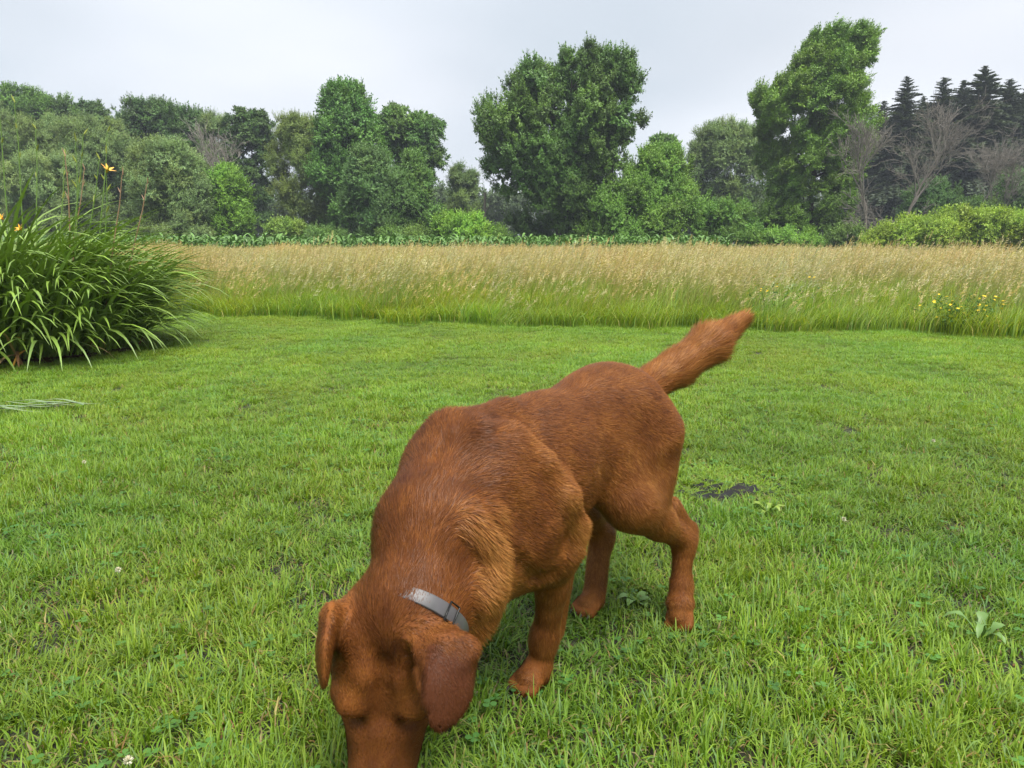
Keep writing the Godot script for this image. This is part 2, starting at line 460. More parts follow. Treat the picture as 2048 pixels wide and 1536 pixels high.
func build_dog() -> void:
	dog_bones()
	var cell := 0.0065
	var lo := Vector3(1e9, 1e9, 1e9)
	var hi := -lo
	var all := PackedInt32Array()
	for i in b_a.size():
		all.append(i)
		var r := (maxf(b_ra[i], b_ra[i] + b_rd[i]) + 0.02) * maxf(1.0, b_fl[i])
		for e in [b_a[i], b_a[i] + b_d[i]]:
			lo = lo.min(e - Vector3.ONE * r)
			hi = hi.max(e + Vector3.ONE * r)
	var B := 8
	var nb := Vector3i(((hi - lo) / (cell * B)).ceil())
	var nx := nb.x * B + 1
	var ny := nb.y * B + 1
	var nz := nb.z * B + 1
	var sx := 1
	var sy := nx
	var sz := nx * ny
	var val := PackedFloat32Array()
	val.resize(nx * ny * nz)
	val.fill(1.0)
	var half := cell * B * 0.5
	var reach := half * 1.7321
	var blocks := []
	for bz in nb.z:
		for by in nb.y:
			for bx in nb.x:
				var o := lo + Vector3(bx, by, bz) * (cell * B)
				var mid := o + Vector3.ONE * half
				# the bones that matter in this block
				var near := PackedInt32Array()
				var lowest := 1e9
				var e := PackedFloat32Array()
				for i in all:
					var q := mid - b_a[i]
					var t := clampf(q.dot(b_d[i]) * b_i[i], 0.0, 1.0)
					var x := (q - b_d[i] * t).length() - (b_ra[i] + b_rd[i] * t) * maxf(1.0, b_fl[i])
					e.append(x)
					lowest = minf(lowest, x)
				if lowest > reach + 0.012:
					continue
				for i in all:
					if e[i] < reach + 0.05 and e[i] < lowest + 2.0 * reach + 0.05:
						near.append(i)
				var dm := dog_field(mid, near)
				if dm < -reach * 1.25 - 0.004:
					for kz in B + 1:
						for ky in B + 1:
							var row := (bz * B + kz) * sz + (by * B + ky) * sy + bx * B
							for kx in B + 1:
								if val[row + kx] == 1.0:
									val[row + kx] = -1.0
					continue
				if dm > reach * 1.3 + 0.02:
					continue
				blocks.append(Vector3i(bx, by, bz))
				for kz in B + 1:
					for ky in B + 1:
						var row := (bz * B + kz) * sz + (by * B + ky) * sy + bx * B
						var p := o + Vector3(0, ky, kz) * cell
						for kx in B + 1:
							val[row + kx] = dog_field(p, near)
							p.x += cell
	# surface nets
	var id := {}
	var body := Buf.new()
	var offs := PackedInt32Array([0, sx, sy, sx + sy, sz, sx + sz, sy + sz, sx + sy + sz])
	var edges := [[0, 1], [2, 3], [4, 5], [6, 7], [0, 2], [1, 3], [4, 6], [5, 7], [0, 4], [1, 5], [2, 6], [3, 7]]
	var corner := [Vector3(0, 0, 0), Vector3(1, 0, 0), Vector3(0, 1, 0), Vector3(1, 1, 0), Vector3(0, 0, 1), Vector3(1, 0, 1), Vector3(0, 1, 1), Vector3(1, 1, 1)]
	for b in blocks:
		for kz in B:
			for ky in B:
				for kx in B:
					var ax: int = b.x * B + kx
					var ay: int = b.y * B + ky
					var az: int = b.z * B + kz
					var at: int = az * sz + ay * sy + ax
					var v0 := val[at]
					var neg := 0
					for k in 8:
						if val[at + offs[k]] < 0.0:
							neg += 1
					if neg == 0 or neg == 8:
						continue
					var sum := Vector3.ZERO
					var cnt := 0
					for ed in edges:
						var u: float = val[at + offs[ed[0]]]
						var w: float = val[at + offs[ed[1]]]
						if (u < 0.0) != (w < 0.0):
							sum += (corner[ed[0]] as Vector3).lerp(corner[ed[1]], u / (u - w))
							cnt += 1
					var gx := val[at + sx] - v0 + val[at + sx + sy] - val[at + sy] + val[at + sx + sz] - val[at + sz] + val[at + sx + sy + sz] - val[at + sy + sz]
					var gy := val[at + sy] - v0 + val[at + sx + sy] - val[at + sx] + val[at + sy + sz] - val[at + sz] + val[at + sx + sy + sz] - val[at + sx + sz]
					var gz := val[at + sz] - v0 + val[at + sx + sz] - val[at + sx] + val[at + sy + sz] - val[at + sy] + val[at + sx + sy + sz] - val[at + sx + sy]
					id[at] = body.v.size()
					body.v.append(lo + (Vector3(ax, ay, az) + sum / cnt) * cell)
					body.n.append(Vector3(gx, gy, gz).normalized())
	for at in id:
		var s0 := val[at] < 0.0
		if s0 != (val[at + sx] < 0.0):
			quad(body, id, at, at - sy, at - sy - sz, at - sz, s0)
		if s0 != (val[at + sy] < 0.0):
			quad(body, id, at, at - sz, at - sz - sx, at - sx, s0)
		if s0 != (val[at + sz] < 0.0):
			quad(body, id, at, at - sx, at - sx - sy, at - sy, s0)
	# smooth the normals once over the mesh
	var acc := PackedVector3Array()
	acc.resize(body.n.size())
	for i in range(0, body.ix.size(), 3):
		var s := body.n[body.ix[i]] + body.n[body.ix[i + 1]] + body.n[body.ix[i + 2]]
		acc[body.ix[i]] += s
		acc[body.ix[i + 1]] += s
		acc[body.ix[i + 2]] += s
	for i in acc.size():
		body.n[i] = acc[i].normalized()
	dress_dog(body)

func quad(body: Buf, id: Dictionary, a: int, b: int, c: int, d: int, flip: bool) -> void:
	if not (id.has(b) and id.has(c) and id.has(d)):
		return
	var i: int = id[a]
	var j: int = id[b]
	var k: int = id[c]
	var l: int = id[d]
	if flip:
		body.ix.append_array([i, k, j, i, l, k])
	else:
		body.ix.append_array([i, j, k, i, k, l])

# three hair tones mixed hair by hair; more golden hairs in the ruff and the tail, more brown ones on the ears
const COAT_DARK := Color(0.080, 0.026, 0.009)
const COAT_MID := Color(0.200, 0.068, 0.015)
const COAT_GOLD := Color(0.39, 0.175, 0.045)

func coat(g: float, r: float) -> Color:
	var t := clampf(g + r, 0.0, 1.0)
	return COAT_DARK.lerp(COAT_MID, t * 2.0) if t < 0.5 else COAT_MID.lerp(COAT_GOLD, t * 2.0 - 1.0)

func dress_dog(body: Buf) -> void:
	var nv := body.v.size()
	var flow := PackedVector3Array()
	var hair := PackedFloat32Array()
	var gold := PackedFloat32Array()
	flow.resize(nv)
	hair.resize(nv)
	gold.resize(nv)
	for i in nv:
		var p := body.v[i]
		var wsum := 0.0
		var f := Vector3.ZERO
		var hl := 0.0
		var g := 0.0
		for j in b_a.size():
			var q := p - b_a[j]
			var t := clampf(q.dot(b_d[j]) * b_i[j], 0.0, 1.0)
			var e := (q - b_d[j] * t).length() - b_ra[j] - b_rd[j] * t
			if e > 0.05 or b_k[j] < 0.0:
				continue
			var w := exp(-maxf(e, -0.012) * 130.0)
			wsum += w
			f += b_flow[j] * w
			hl += b_len[j] * w
			g += b_gold[j] * w
		var nn := body.n[i]
		f = f / maxf(wsum, 1e-6)
		f = (f - nn * f.dot(nn))
		flow[i] = f.normalized()
		hair[i] = hl / maxf(wsum, 1e-6)
		var n1 := noise.get_noise_3dv(p * 9.0)
		var n2 := noise_b.get_noise_3dv(p * 30.0)
		g /= maxf(wsum, 1e-6)
		gold[i] = 0.40 + (g - 0.35) * 0.62 + 0.20 * n1 + 0.16 * n2
		body.c.append(coat(gold[i], 0.0))
	var dog := thing("dog", DOG_AT, "fox red labrador dog sniffing the lawn with lowered head and raised tail", "dog")
	var skin := mat_vc(0.75, 0.3)
	inst("body", body.mesh(false), skin, dog)
	if dog_bare:
		return
	# the coat: short hairs laid along the body
	var fur := Buf.new()
	var rng := RandomNumberGenerator.new()
	rng.seed = 77
	var density := 420000.0
	var carry := 0.0
	for i in range(0, body.ix.size(), 3):
		var ia := body.ix[i]
		var ib := body.ix[i + 1]
		var ic := body.ix[i + 2]
		var pa := body.v[ia]
		var pb := body.v[ib]
		var pc := body.v[ic]
		var dens := density * (0.015 / clampf(hair[ia], 0.0085, 0.022))
		carry += (pb - pa).cross(pc - pa).length() * 0.5 * dens
		while carry > 0.0:
			carry -= 1.0
			var u := rng.randf()
			var w := rng.randf()
			if u + w > 1.0:
				u = 1.0 - u
				w = 1.0 - w
			var p := pa + (pb - pa) * u + (pc - pa) * w
			var nn := (body.n[ia] * (1.0 - u - w) + body.n[ib] * u + body.n[ic] * w).normalized()
			var f := flow[ia]
			var hl := hair[ia] * rng.randf_range(0.55, 1.1)
			var swirl := noise_b.get_noise_3dv(p * 14.0) * 0.6 + rng.randf_range(-0.22, 0.22)
			f = (f + nn.cross(f) * swirl).normalized()
			var side := nn.cross(f)
			var lift := rng.randf_range(0.10, 0.34) + (0.16 if hair[ia] > 0.022 else 0.0)
			var tip := p + f * hl + nn * hl * lift
			var hw := 0.00050 + 0.00020 * rng.randf()
			if hair[ia] > 0.02:
				hw *= 1.15
			var col := coat(gold[ia], rng.randf_range(-0.30, 0.30) * (1.0 if gold[ia] > 0.2 else 0.3))
			var hn := (nn + side * rng.randf_range(-0.45, 0.45) - f * rng.randf_range(-0.15, 0.3)).normalized()
			var base := fur.v.size()
			fur.v.append(p - side * hw - nn * 0.0015)
			fur.v.append(p + side * hw - nn * 0.0015)
			fur.v.append(tip)
			fur.n.append(hn)
			fur.n.append(hn)
			fur.n.append(hn)
			fur.c.append(col)
			fur.c.append(col)
			fur.c.append(col)
			fur.ix.append(base)
			fur.ix.append(base + 1)
			fur.ix.append(base + 2)
	print("body vertices ", nv, " hairs ", fur.v.size() / 3)
	var fm := mat_vc(0.44, 0.30)
	var fo := inst("fur", fur.mesh(false), fm, dog)
	fo.set_meta("kind", "stuff")
	dog_extras(dog)

func dog_extras(dog: Node3D) -> void:
	# collar: a band laid on the neck
	var nb := dg(0.115, 0.045, 0.405)
	var nc := dg(0.205, 0.092, 0.315)
	var ax := Vector3(-0.33, -0.60, 0.73).normalized()
	var c2 := Vector3(-0.078, 0.358, 0.246)
	var dir := (nc - nb).normalized()
	var c := nb + dir * ((c2 - nb).dot(ax) / dir.dot(ax))
	var right := Vector3(1, 0, 0)
	right = (right - ax * right.dot(ax)).normalized()
	var up := ax.cross(right)
	var all := PackedInt32Array()
	for i in b_a.size():
		all.append(i)
	var band := Buf.new()
	var N := 72
	var prof := [[-0.0105, -0.003], [-0.0105, 0.0045], [-0.0090, 0.0060], [0.0090, 0.0060], [0.0105, 0.0045], [0.0105, -0.003]]
	var rad := PackedFloat32Array()
	for k in N:
		var d := right * cos(TAU * k / N) + up * sin(TAU * k / N)
		var r := 0.02
		for it in 40:
			var e := maxf(dog_field(c + d * r - ax * 0.010, all), dog_field(c + d * r + ax * 0.010, all))
			r -= e if absf(e) < 0.02 else 0.02 * signf(e)
			if r > 0.125:
				r = 0.125
				break
		rad.append(r)
	var ring := PackedFloat32Array()
	var grey := Color(0.075, 0.072, 0.074)
	for k in N + 1:
		var a := TAU * k / N
		var d := right * cos(a) + up * sin(a)
		var r := (rad[k % N] + rad[(k + 1) % N] + rad[(k + N - 1) % N]) / 3.0 + lerpf(-0.0066, 0.0008, smoothstep(-0.35, 0.80, cos(a)))
		ring.append(r)
		for q in prof:
			band.v.append(c + d * (r + q[1]) + ax * q[0])
			band.n.append((d * (1.0 if absf(q[0]) < 0.010 else 0.4) + ax * signf(q[0]) * (0.15 if absf(q[0]) < 0.010 else 1.0)).normalized())
			var g := 1.0 + 0.25 * noise.get_noise_2d(k * 3.0, q[0] * 900.0)
			band.c.append(Color(grey.r * g, grey.g * g, grey.b * g))
	for k in N:
		for j in prof.size() - 1:
			var i := k * prof.size() + j
			band.ix.append_array([i, i + 1, i + prof.size(), i + 1, i + prof.size() + 1, i + prof.size()])
	var col := inst("collar", band.mesh(), mat_vc(0.42, 0.5), dog)
	col.set_meta("label", "grey webbing collar with a dark wire keeper loop")
	# keeper loop over the band, on the left of the neck
	var best := 0
	var want := Vector3(-0.010, 0.340, 0.258)
	for k in N:
		var d := right * cos(TAU * k / N) + up * sin(TAU * k / N)
		var d0 := right * cos(TAU * best / N) + up * sin(TAU * best / N)
		if (c + d * rad[k]).distance_to(want) < (c + d0 * rad[best]).distance_to(want):
			best = k
	var a0 := TAU * best / N
	var loop := Buf.new()
	var pts := PackedVector3Array()
	var rr := PackedFloat32Array()
	for cr in [[-1, -1], [-1, 1], [1, 1], [1, -1], [-1, -1]]:
		var a: float = a0 + cr[0] * 0.10
		var d := right * cos(a) + up * sin(a)
		pts.append(c + d * (ring[int(fposmod(a, TAU) / TAU * N)] + 0.0078) + ax * (cr[1] * 0.0135))
		rr.append(0.0016)
	loop.tube(pts, rr, 6, Color(0.02, 0.02, 0.022))
	var lm := mat_vc(0.35, 0.5)
	lm.metallic = 0.6
	inst("buckle", loop.mesh(), lm, col)
	# eyes, nose leather and claws
	var ball := SphereMesh.new()
	ball.radius = 0.011
	ball.height = 0.022
	ball.radial_segments = 20
	ball.rings = 10
	var em := plain_mat(Color(0.012, 0.006, 0.004), 0.12)
	for s in [-1.0, 1.0]:
		inst("eye", ball, em, dog).position = hd(0.138, 0.042 * s, -0.044)
	var nose := SphereMesh.new()
	nose.radius = 0.019
	nose.height = 0.030
	var no := inst("nose", nose, plain_mat(Color(0.02, 0.012, 0.010), 0.4), dog)
	no.position = hd(0.246, 0, -0.050)
	var clawm := mat_vc(0.4, 0.5)
	for k in claw_at.size():
		var cb := Buf.new()
		var p := claw_at[k]
		var q := claw_to[k]
		cb.tube(PackedVector3Array([p, p.lerp(q, 0.5) + Vector3(0, 0.0015, 0), q]), PackedFloat32Array([0.0034, 0.0026, 0.0006]), 6, Color(0.03, 0.016, 0.012))
		inst("claw", cb.mesh(), clawm, dog)
const TREES := [
	["maple_tree", "dark leafy maple behind the largest grey willow", Vector3(-43.40, 0, -66.0), 0, [[1.96, -5.4, 5.85], [6.71, -6.75, 6.75], [10.09, -6.75, 6.75], [13, -5.4, 5.85], [14.23, -2.7, 4.05]], 1.70, "maple", Color(0.060, 0.115, 0.030), 1.00, 0.00, 0.16, "trees of the willow wood", 14, "tree"],
	["maple_tree", "narrow dark maple rising between two grey willows", Vector3(-37.77, 0, -66.0), 0, [[1.96, -3.38, 3.83], [5, -3.38, 3.83], [9.26, -3.38, 3.83], [12.17, -2.93, 3.38], [13.61, -2.03, 1.8]], 1.50, "maple", Color(0.037, 0.074, 0.026), 1.00, 0.00, 0.16, "trees of the willow wood", 14, "tree"],
	["maple_tree", "tall dark maple behind the round grey willow bush", Vector3(-29.57, 0, -62.0), 0, [[2.1, -2.75, 3.6], [6.36, -3.17, 4.02], [9.53, -3.17, 4.02], [11.68, -2.66, 3.38], [12.72, -1.48, 1.48]], 1.50, "maple", Color(0.037, 0.074, 0.026), 1.00, 0.00, 0.16, "trees of the willow wood", 14, "tree"],
	["maple_tree", "slim dark maple touching the bare grey snag", Vector3(-26.40, 0, -62.0), 0, [[2.1, -2.12, 2.12], [5.56, -2.12, 2.12], [8.75, -2.12, 2.12], [11.1, -1.69, 1.9], [12.18, -1.06, 1.27]], 1.30, "maple", Color(0.037, 0.074, 0.026), 1.00, 0.00, 0.16, "trees of the willow wood", 14, "tree"],
	["maple_tree", "dark open crowned maple with sky showing through, beside the bare snag", Vector3(-20.84, 0, -60.0), 0, [[1.86, -1.84, 1.43], [4.62, -2.25, 1.23], [6.57, -2.66, 1.51], [8.49, -2.46, 2.17], [10.77, -1.84, 2.33], [11.71, -1.02, 1.84]], 1.10, "maple", Color(0.037, 0.074, 0.026), 0.75, 0.00, 0.16, "trees of the willow wood", 14, "tree"],
	["willow_tree", "pale sparse willow above the bare snag", Vector3(-23.29, 0, -60.0), 0, [[2.06, -1.43, 1.02], [5.4, -1.64, 1.43], [8.11, -1.84, 1.43], [10.39, -1.64, 1.43], [11.59, -1.02, 0.94]], 1.00, "willow", Color(0.082, 0.125, 0.066), 0.70, 0.00, 0.16, "trees of the willow wood", 14, "tree"],
	["willow_tree", "largest soft grey green willow, beyond the daylily stalks", Vector3(-35.28, 0, -52.0), 0, [[1.38, -4.61, 5.32], [3.1, -4.97, 5.68], [5.13, -5.32, 5.68], [7.47, -5.32, 5.5], [9.61, -4.26, 4.97], [10.58, -2.48, 2.13]], 1.60, "willow", Color(0.082, 0.125, 0.066), 1.00, 0.00, 0.16, "trees of the willow wood", 14, "tree"],
	["willow_tree", "domed grey green willow next to the round willow bush", Vector3(-28.17, 0, -51.0), 0, [[1.3, -2.26, 2.96], [2.38, -2.44, 3.31], [4.39, -2.61, 3.48], [6.69, -2.61, 3.38], [8.57, -2.26, 2.96], [9.66, -1.39, 1.91]], 1.50, "willow", Color(0.082, 0.125, 0.066), 1.00, 0.00, 0.16, "trees of the willow wood", 14, "tree"],
	["willow_tree", "low spreading grey willow in front of the two taller willows", Vector3(-29.33, 0, -47.0), 0, [[1.17, -2.89, 3.53], [2.26, -3.21, 3.85], [4.11, -2.89, 3.53], [5.78, -2.25, 2.89], [6.84, -1.28, 1.6]], 1.20, "willow", Color(0.102, 0.150, 0.085), 1.00, 0.00, 0.16, "trees of the willow wood", 14, "tree"],
	["willow_bush", "round pale grey green willow bush at the corn field edge", Vector3(-19.80, 0, -43.0), 0, [[1, -1.76, 2.35], [1.86, -1.91, 2.5], [2.99, -2.11, 2.64], [4.25, -2.29, 2.58], [5.5, -2, 2.35], [6.46, -1.47, 1.91], [7.09, -0.88, 1.03]], 1.00, "willow", Color(0.102, 0.150, 0.085), 1.20, 0.00, 0.12, "trees of the willow wood", 14, "tree"],
	["vine_covered_tree", "small tree draped in bright green vine leaves beside the willow bush", Vector3(-17.01, 0, -44.0), 0, [[1.15, -0.99, 1.41], [2.46, -1.14, 1.71], [3.62, -0.99, 1.62], [4.76, -0.99, 1.26], [5.75, -0.54, 0.6]], 0.80, "bush", Color(0.085, 0.165, 0.030), 1.00, 0.00, 0.10, "trees of the willow wood", 14, "tree"],
	["willow_tree", "olive green willow with bare dark stems showing at its foot", Vector3(-14.77, 0, -52.0), 0, [[2.34, -1.7, 2.56], [3.44, -2.24, 2.91], [5.13, -2.41, 3.09], [7.14, -2.24, 2.91], [8.95, -1.7, 2.56], [9.93, -0.99, 1.85]], 1.30, "willow", Color(0.085, 0.125, 0.045), 1.00, 0.00, 0.16, "trees at the far field edge", 10, "tree"],
	["maple_tree", "tall pointed fresh green maple above the dense rounded tree", Vector3(-11.06, 0, -50.0), 0, [[1.36, -2.05, 2.39], [3.99, -2.39, 2.56], [6.26, -2.56, 2.73], [8.17, -2.32, 2.56], [9.58, -1.88, 2.12], [10.67, -1.19, 1.54], [11.54, -0.34, 0.75]], 1.25, "maple", Color(0.055, 0.120, 0.035), 1.10, 0.00, 0.16, "trees at the far field edge", 14, "tree"],
	["maple_tree", "wide maple with airy side branches against the sky, next to the pointed maple", Vector3(-7.70, 0, -54.0), 0, [[1.4, -1.84, 1.11], [2.83, -2.03, 1.29], [4.95, -2.4, 1.66], [6.34, -2.58, 2.95], [7.55, -2.76, 3.5], [8.75, -2.58, 3.06], [9.94, -2.03, 2.58], [10.86, -1.11, 1.29]], 1.20, "maple", Color(0.055, 0.108, 0.035), 0.80, 0.25, 0.16, "trees at the far field edge", 14, "tree"],
	["leafy_tree", "dense rounded tree standing before the pointed maple", Vector3(-8.38, 0, -44.0), 0, [[1.06, -1.65, 2.55], [1.73, -1.89, 2.7], [3.04, -1.95, 2.7], [4.47, -1.65, 2.4], [5.75, -1.2, 1.65], [6.68, -0.6, 0.75]], 1.00, "bush", Color(0.050, 0.100, 0.040), 1.20, 0.00, 0.16, "trees at the far field edge", 14, "tree"],
	["leafy_tree", "small upright tree beside the dense rounded tree", Vector3(-5.90, 0, -45.0), 0, [[1.13, -0.98, 1.48], [2.5, -1.23, 1.54], [3.97, -1.14, 1.41], [5.43, -0.98, 1.11], [6.52, -0.52, 0.55]], 0.90, "bush", Color(0.060, 0.118, 0.036), 1.00, 0.00, 0.10, "trees at the far field edge", 14, "tree"],
	["sapling", "thin pale sapling with upright sparse branches in the gap", Vector3(-3.80, 0, -58.0), 0, [[2.21, -1.31, 1.27], [4.12, -1.5, 1.58], [6, -1.31, 1.46], [7.31, -0.91, 1.07]], 0.80, "willow", Color(0.080, 0.125, 0.060), 0.55, 0.00, 0.09, "trees at the far field edge", 14, "tree"],
	["shrub", "olive shrub at the corn edge next to the bright green one", Vector3(-5.85, 0, -42.0), 0, [[0.94, -1.86, 2.01], [1.61, -1.58, 1.72], [2.06, -0.86, 0.86]], 0.65, "bush", Color(0.065, 0.115, 0.032), 1.00, 0.00, 0.04, "shrubs along the field edge", 14, "shrub"],
	["shrub", "bright green domed shrub near the big dark maple", Vector3(-2.84, 0, -42.0), 0, [[0.88, -1.81, 1.92], [1.69, -1.64, 1.72], [2.39, -1.29, 1.43], [2.83, -0.57, 0.72]], 0.70, "bush", Color(0.100, 0.190, 0.030), 1.20, 0.00, 0.05, "shrubs along the field edge", 14, "shrub"],
	["shrub", "dull green shrub at the foot of the big maple", Vector3(-1.13, 0, -42.5), 0, [[0.88, -1.31, 1.16], [1.62, -1.16, 1.02], [2.18, -0.87, 0.73]], 0.60, "bush", Color(0.065, 0.120, 0.030), 1.00, 0.00, 0.04, "shrubs along the field edge", 14, "shrub"],
	["shrub", "small low grey shrub under the round willow bush", Vector3(-19.34, 0, -42.0), 0, [[0.99, -1.72, 2.58], [1.69, -1.43, 2.01], [2.17, -0.86, 1]], 0.60, "willow", Color(0.102, 0.150, 0.085), 1.00, 0.00, 0.03, "shrubs along the field edge", 14, "shrub"],
	["shrub", "yellowish shrub beside the bare stems of the olive willow", Vector3(-13.28, 0, -43.0), 0, [[1, -1.23, 1.56], [1.8, -1.09, 1.26], [2.42, -0.7, 0.53]], 0.60, "bush", Color(0.095, 0.150, 0.035), 0.80, 0.00, 0.03, "shrubs along the field edge", 14, "shrub"],
	["shrub", "green shrub below the pointed maple", Vector3(-10.69, 0, -43.0), 0, [[1, -1.62, 1.47], [1.57, -1.47, 1.32], [2.08, -0.88, 0.88]], 0.60, "bush", Color(0.060, 0.110, 0.032), 1.00, 0.00, 0.03, "shrubs along the field edge", 14, "shrub"],
	["maple_tree", "largest dark green maple standing alone with broad round crown", Vector3(2.80, 0, -45.0), 0, [[1.31, -3.23, 2.3], [2.5, -3.69, 3.07], [3.68, -4, 3.69], [4.85, -4.39, 4.15], [6.01, -4.7, 4.61], [7.15, -4.92, 4.92], [8.15, -5.01, 5.44], [8.99, -4.52, 5.22], [9.83, -3.53, 5.53], [10.8, -2.67, 4.7], [11.68, -2.15, 4.39], [12.17, -1.08, 3.84]], 1.20, "maple", Color(0.050, 0.098, 0.026), 1.30, 0.00, 0.32, "trees at the far field edge", 26, "tree"],
	["leafy_tree", "light green bush shaped tree beside the big dark maple", Vector3(7.49, 0, -42.0), 0, [[0.94, -3.73, 3.01], [1.69, -3.82, 3.3], [2.66, -3.44, 3.3], [3.63, -2.58, 3.16], [4.72, -1.43, 2.67], [5.66, -0.29, 2.3], [6.52, 0.57, 1.72]], 0.95, "bush", Color(0.072, 0.138, 0.030), 1.25, 0.00, 0.14, "trees at the far field edge", 14, "tree"],
	["leafy_tree", "small round topped tree peeping over the light green one", Vector3(12.73, 0, -62.0), 0, [[3.12, -1.48, 1.27], [7.56, -1.69, 1.48], [9.34, -1.57, 1.4], [10.12, -1.06, 0.97]], 1.00, "maple", Color(0.060, 0.115, 0.030), 1.00, 0.00, 0.16, "trees at the far field edge", 14, "tree"],
	["leafy_tree", "hazy pale green tree standing behind, next to the wind blown tree", Vector3(17.94, 0, -64.0), 0, [[1.5, -2.84, 3.71], [3.62, -3.27, 3.93], [6.54, -3.49, 4.15], [8.59, -3.36, 3.93], [10.54, -2.84, 3.49], [11.51, -1.31, 1.96]], 1.50, "bush", Color(0.080, 0.125, 0.060), 1.00, 0.00, 0.16, "trees at the far field edge", 8, "tree"],
	["wind_blown_tree", "tall tree with its crown swept sideways by wind", Vector3(18.41, 0, -46.0), 0, [[1.32, -2.83, 2.51], [2.53, -3.3, 2.98], [4.04, -3.61, 3.3], [5.53, -3.61, 3.61], [7, -3.52, 3.46], [8.16, -3.83, 3.39], [9.17, -4.15, 3.14], [9.89, -3.83, 3.2], [11.02, -2.51, 3.39], [12.15, -1.82, 3.2], [13.12, -1.1, 3.2], [13.76, 0.79, 2.83]], 0.95, "wind", Color(0.072, 0.132, 0.030), 1.00, 0.70, 0.26, "trees at the far field edge", 26, "tree"],
	["leafy_tree", "low mid green tree at the foot of the hazy one", Vector3(12.51, 0, -43.0), 0, [[0.85, -1.91, 2.5], [1.86, -1.91, 2.35], [2.85, -1.62, 1.91], [3.69, -0.73, 0.82]], 0.80, "bush", Color(0.062, 0.125, 0.028), 1.00, 0.00, 0.07, "shrubs along the field edge", 14, "tree"],
	["shrub", "bright green shrub in front of the wind blown tree", Vector3(15.71, 0, -41.0), 0, [[0.66, -1.82, 1.96], [1.4, -1.68, 1.68], [1.95, -1.12, 0.98]], 0.60, "bush", Color(0.080, 0.160, 0.028), 1.00, 0.00, 0.03, "shrubs along the field edge", 14, "shrub"],
	["shrub", "dull olive shrub at the foot of the grey bare tree", Vector3(18.74, 0, -41.5), 0, [[0.66, -1.28, 1.42], [1.49, -1.13, 1.13], [2.1, -0.71, 0.71]], 0.60, "bush", Color(0.065, 0.110, 0.034), 0.85, 0.00, 0.03, "shrubs along the field edge", 14, "shrub"],
	["shrub", "blue green shrub behind the bare trees", Vector3(28.20, 0, -50.0), 0, [[1.36, -1.71, 2.05], [3.01, -1.88, 2.22], [4.32, -1.71, 2.05], [5.45, -0.85, 1.02]], 1.00, "bush", Color(0.050, 0.100, 0.042), 1.00, 0.00, 0.06, "shrubs along the field edge", 14, "shrub"],
	["shrub", "blue green shrub under the outer dark spruces", Vector3(34.00, 0, -50.0), 0, [[1.36, -1.71, 2.73], [3.67, -1.88, 2.73], [5.13, -1.54, 2.39], [6.26, -0.51, 1.37]], 1.00, "bush", Color(0.050, 0.105, 0.042), 1.00, 0.00, 0.06, "shrubs along the field edge", 14, "shrub"],
	["shrub", "mid green shrub between the two blue green shrubs", Vector3(30.18, 0, -48.0), 0, [[1.34, -1.8, 1.64], [3.08, -1.64, 1.47], [4.02, -0.82, 0.66]], 0.80, "bush", Color(0.062, 0.112, 0.036), 1.00, 0.00, 0.05, "shrubs along the field edge", 14, "shrub"],
	["hedge_shrub", "low yellow green shrub next to the grey bare tree", Vector3(18.99, 0, -37.0), 0, [[0.53, -1.39, 1.39], [1.05, -1.39, 1.39], [1.72, -1.25, 1.25], [2.16, -0.7, 0.7]], 0.60, "bush", Color(0.125, 0.185, 0.028), 1.25, 0.00, 0.04, "yellow green hedge shrubs", 14, "shrub"],
	["hedge_shrub", "yellow green shrub, second beyond the grey bare tree", Vector3(20.89, 0, -37.0), 0, [[0.53, -1.77, 1.77], [1.3, -1.77, 1.77], [1.96, -1.59, 1.59], [2.4, -0.89, 0.89]], 0.60, "bush", Color(0.125, 0.185, 0.028), 1.25, 0.00, 0.04, "yellow green hedge shrubs", 14, "shrub"],
	["hedge_shrub", "tallest yellow green shrub of the hedge before the spruces", Vector3(23.04, 0, -37.0), 0, [[0.53, -1.9, 1.9], [1.64, -1.9, 1.9], [2.3, -1.71, 1.71], [2.74, -0.95, 0.95]], 0.60, "bush", Color(0.125, 0.185, 0.028), 1.25, 0.00, 0.04, "yellow green hedge shrubs", 14, "shrub"],
	["hedge_shrub", "yellow green shrub beside the tallest one of the hedge", Vector3(25.44, 0, -37.0), 0, [[0.53, -2.02, 2.02], [1.64, -2.02, 2.02], [2.3, -1.82, 1.82], [2.74, -1.01, 1.01]], 0.60, "bush", Color(0.125, 0.185, 0.028), 1.25, 0.00, 0.04, "yellow green hedge shrubs", 14, "shrub"],
	["hedge_shrub", "yellow green shrub at the outer end of the hedge", Vector3(27.84, 0, -37.0), 0, [[0.53, -2.02, 2.02], [1.47, -2.02, 2.02], [2.13, -1.82, 1.82], [2.57, -1.01, 1.01]], 0.60, "bush", Color(0.125, 0.185, 0.028), 1.25, 0.00, 0.04, "yellow green hedge shrubs", 14, "shrub"],
]
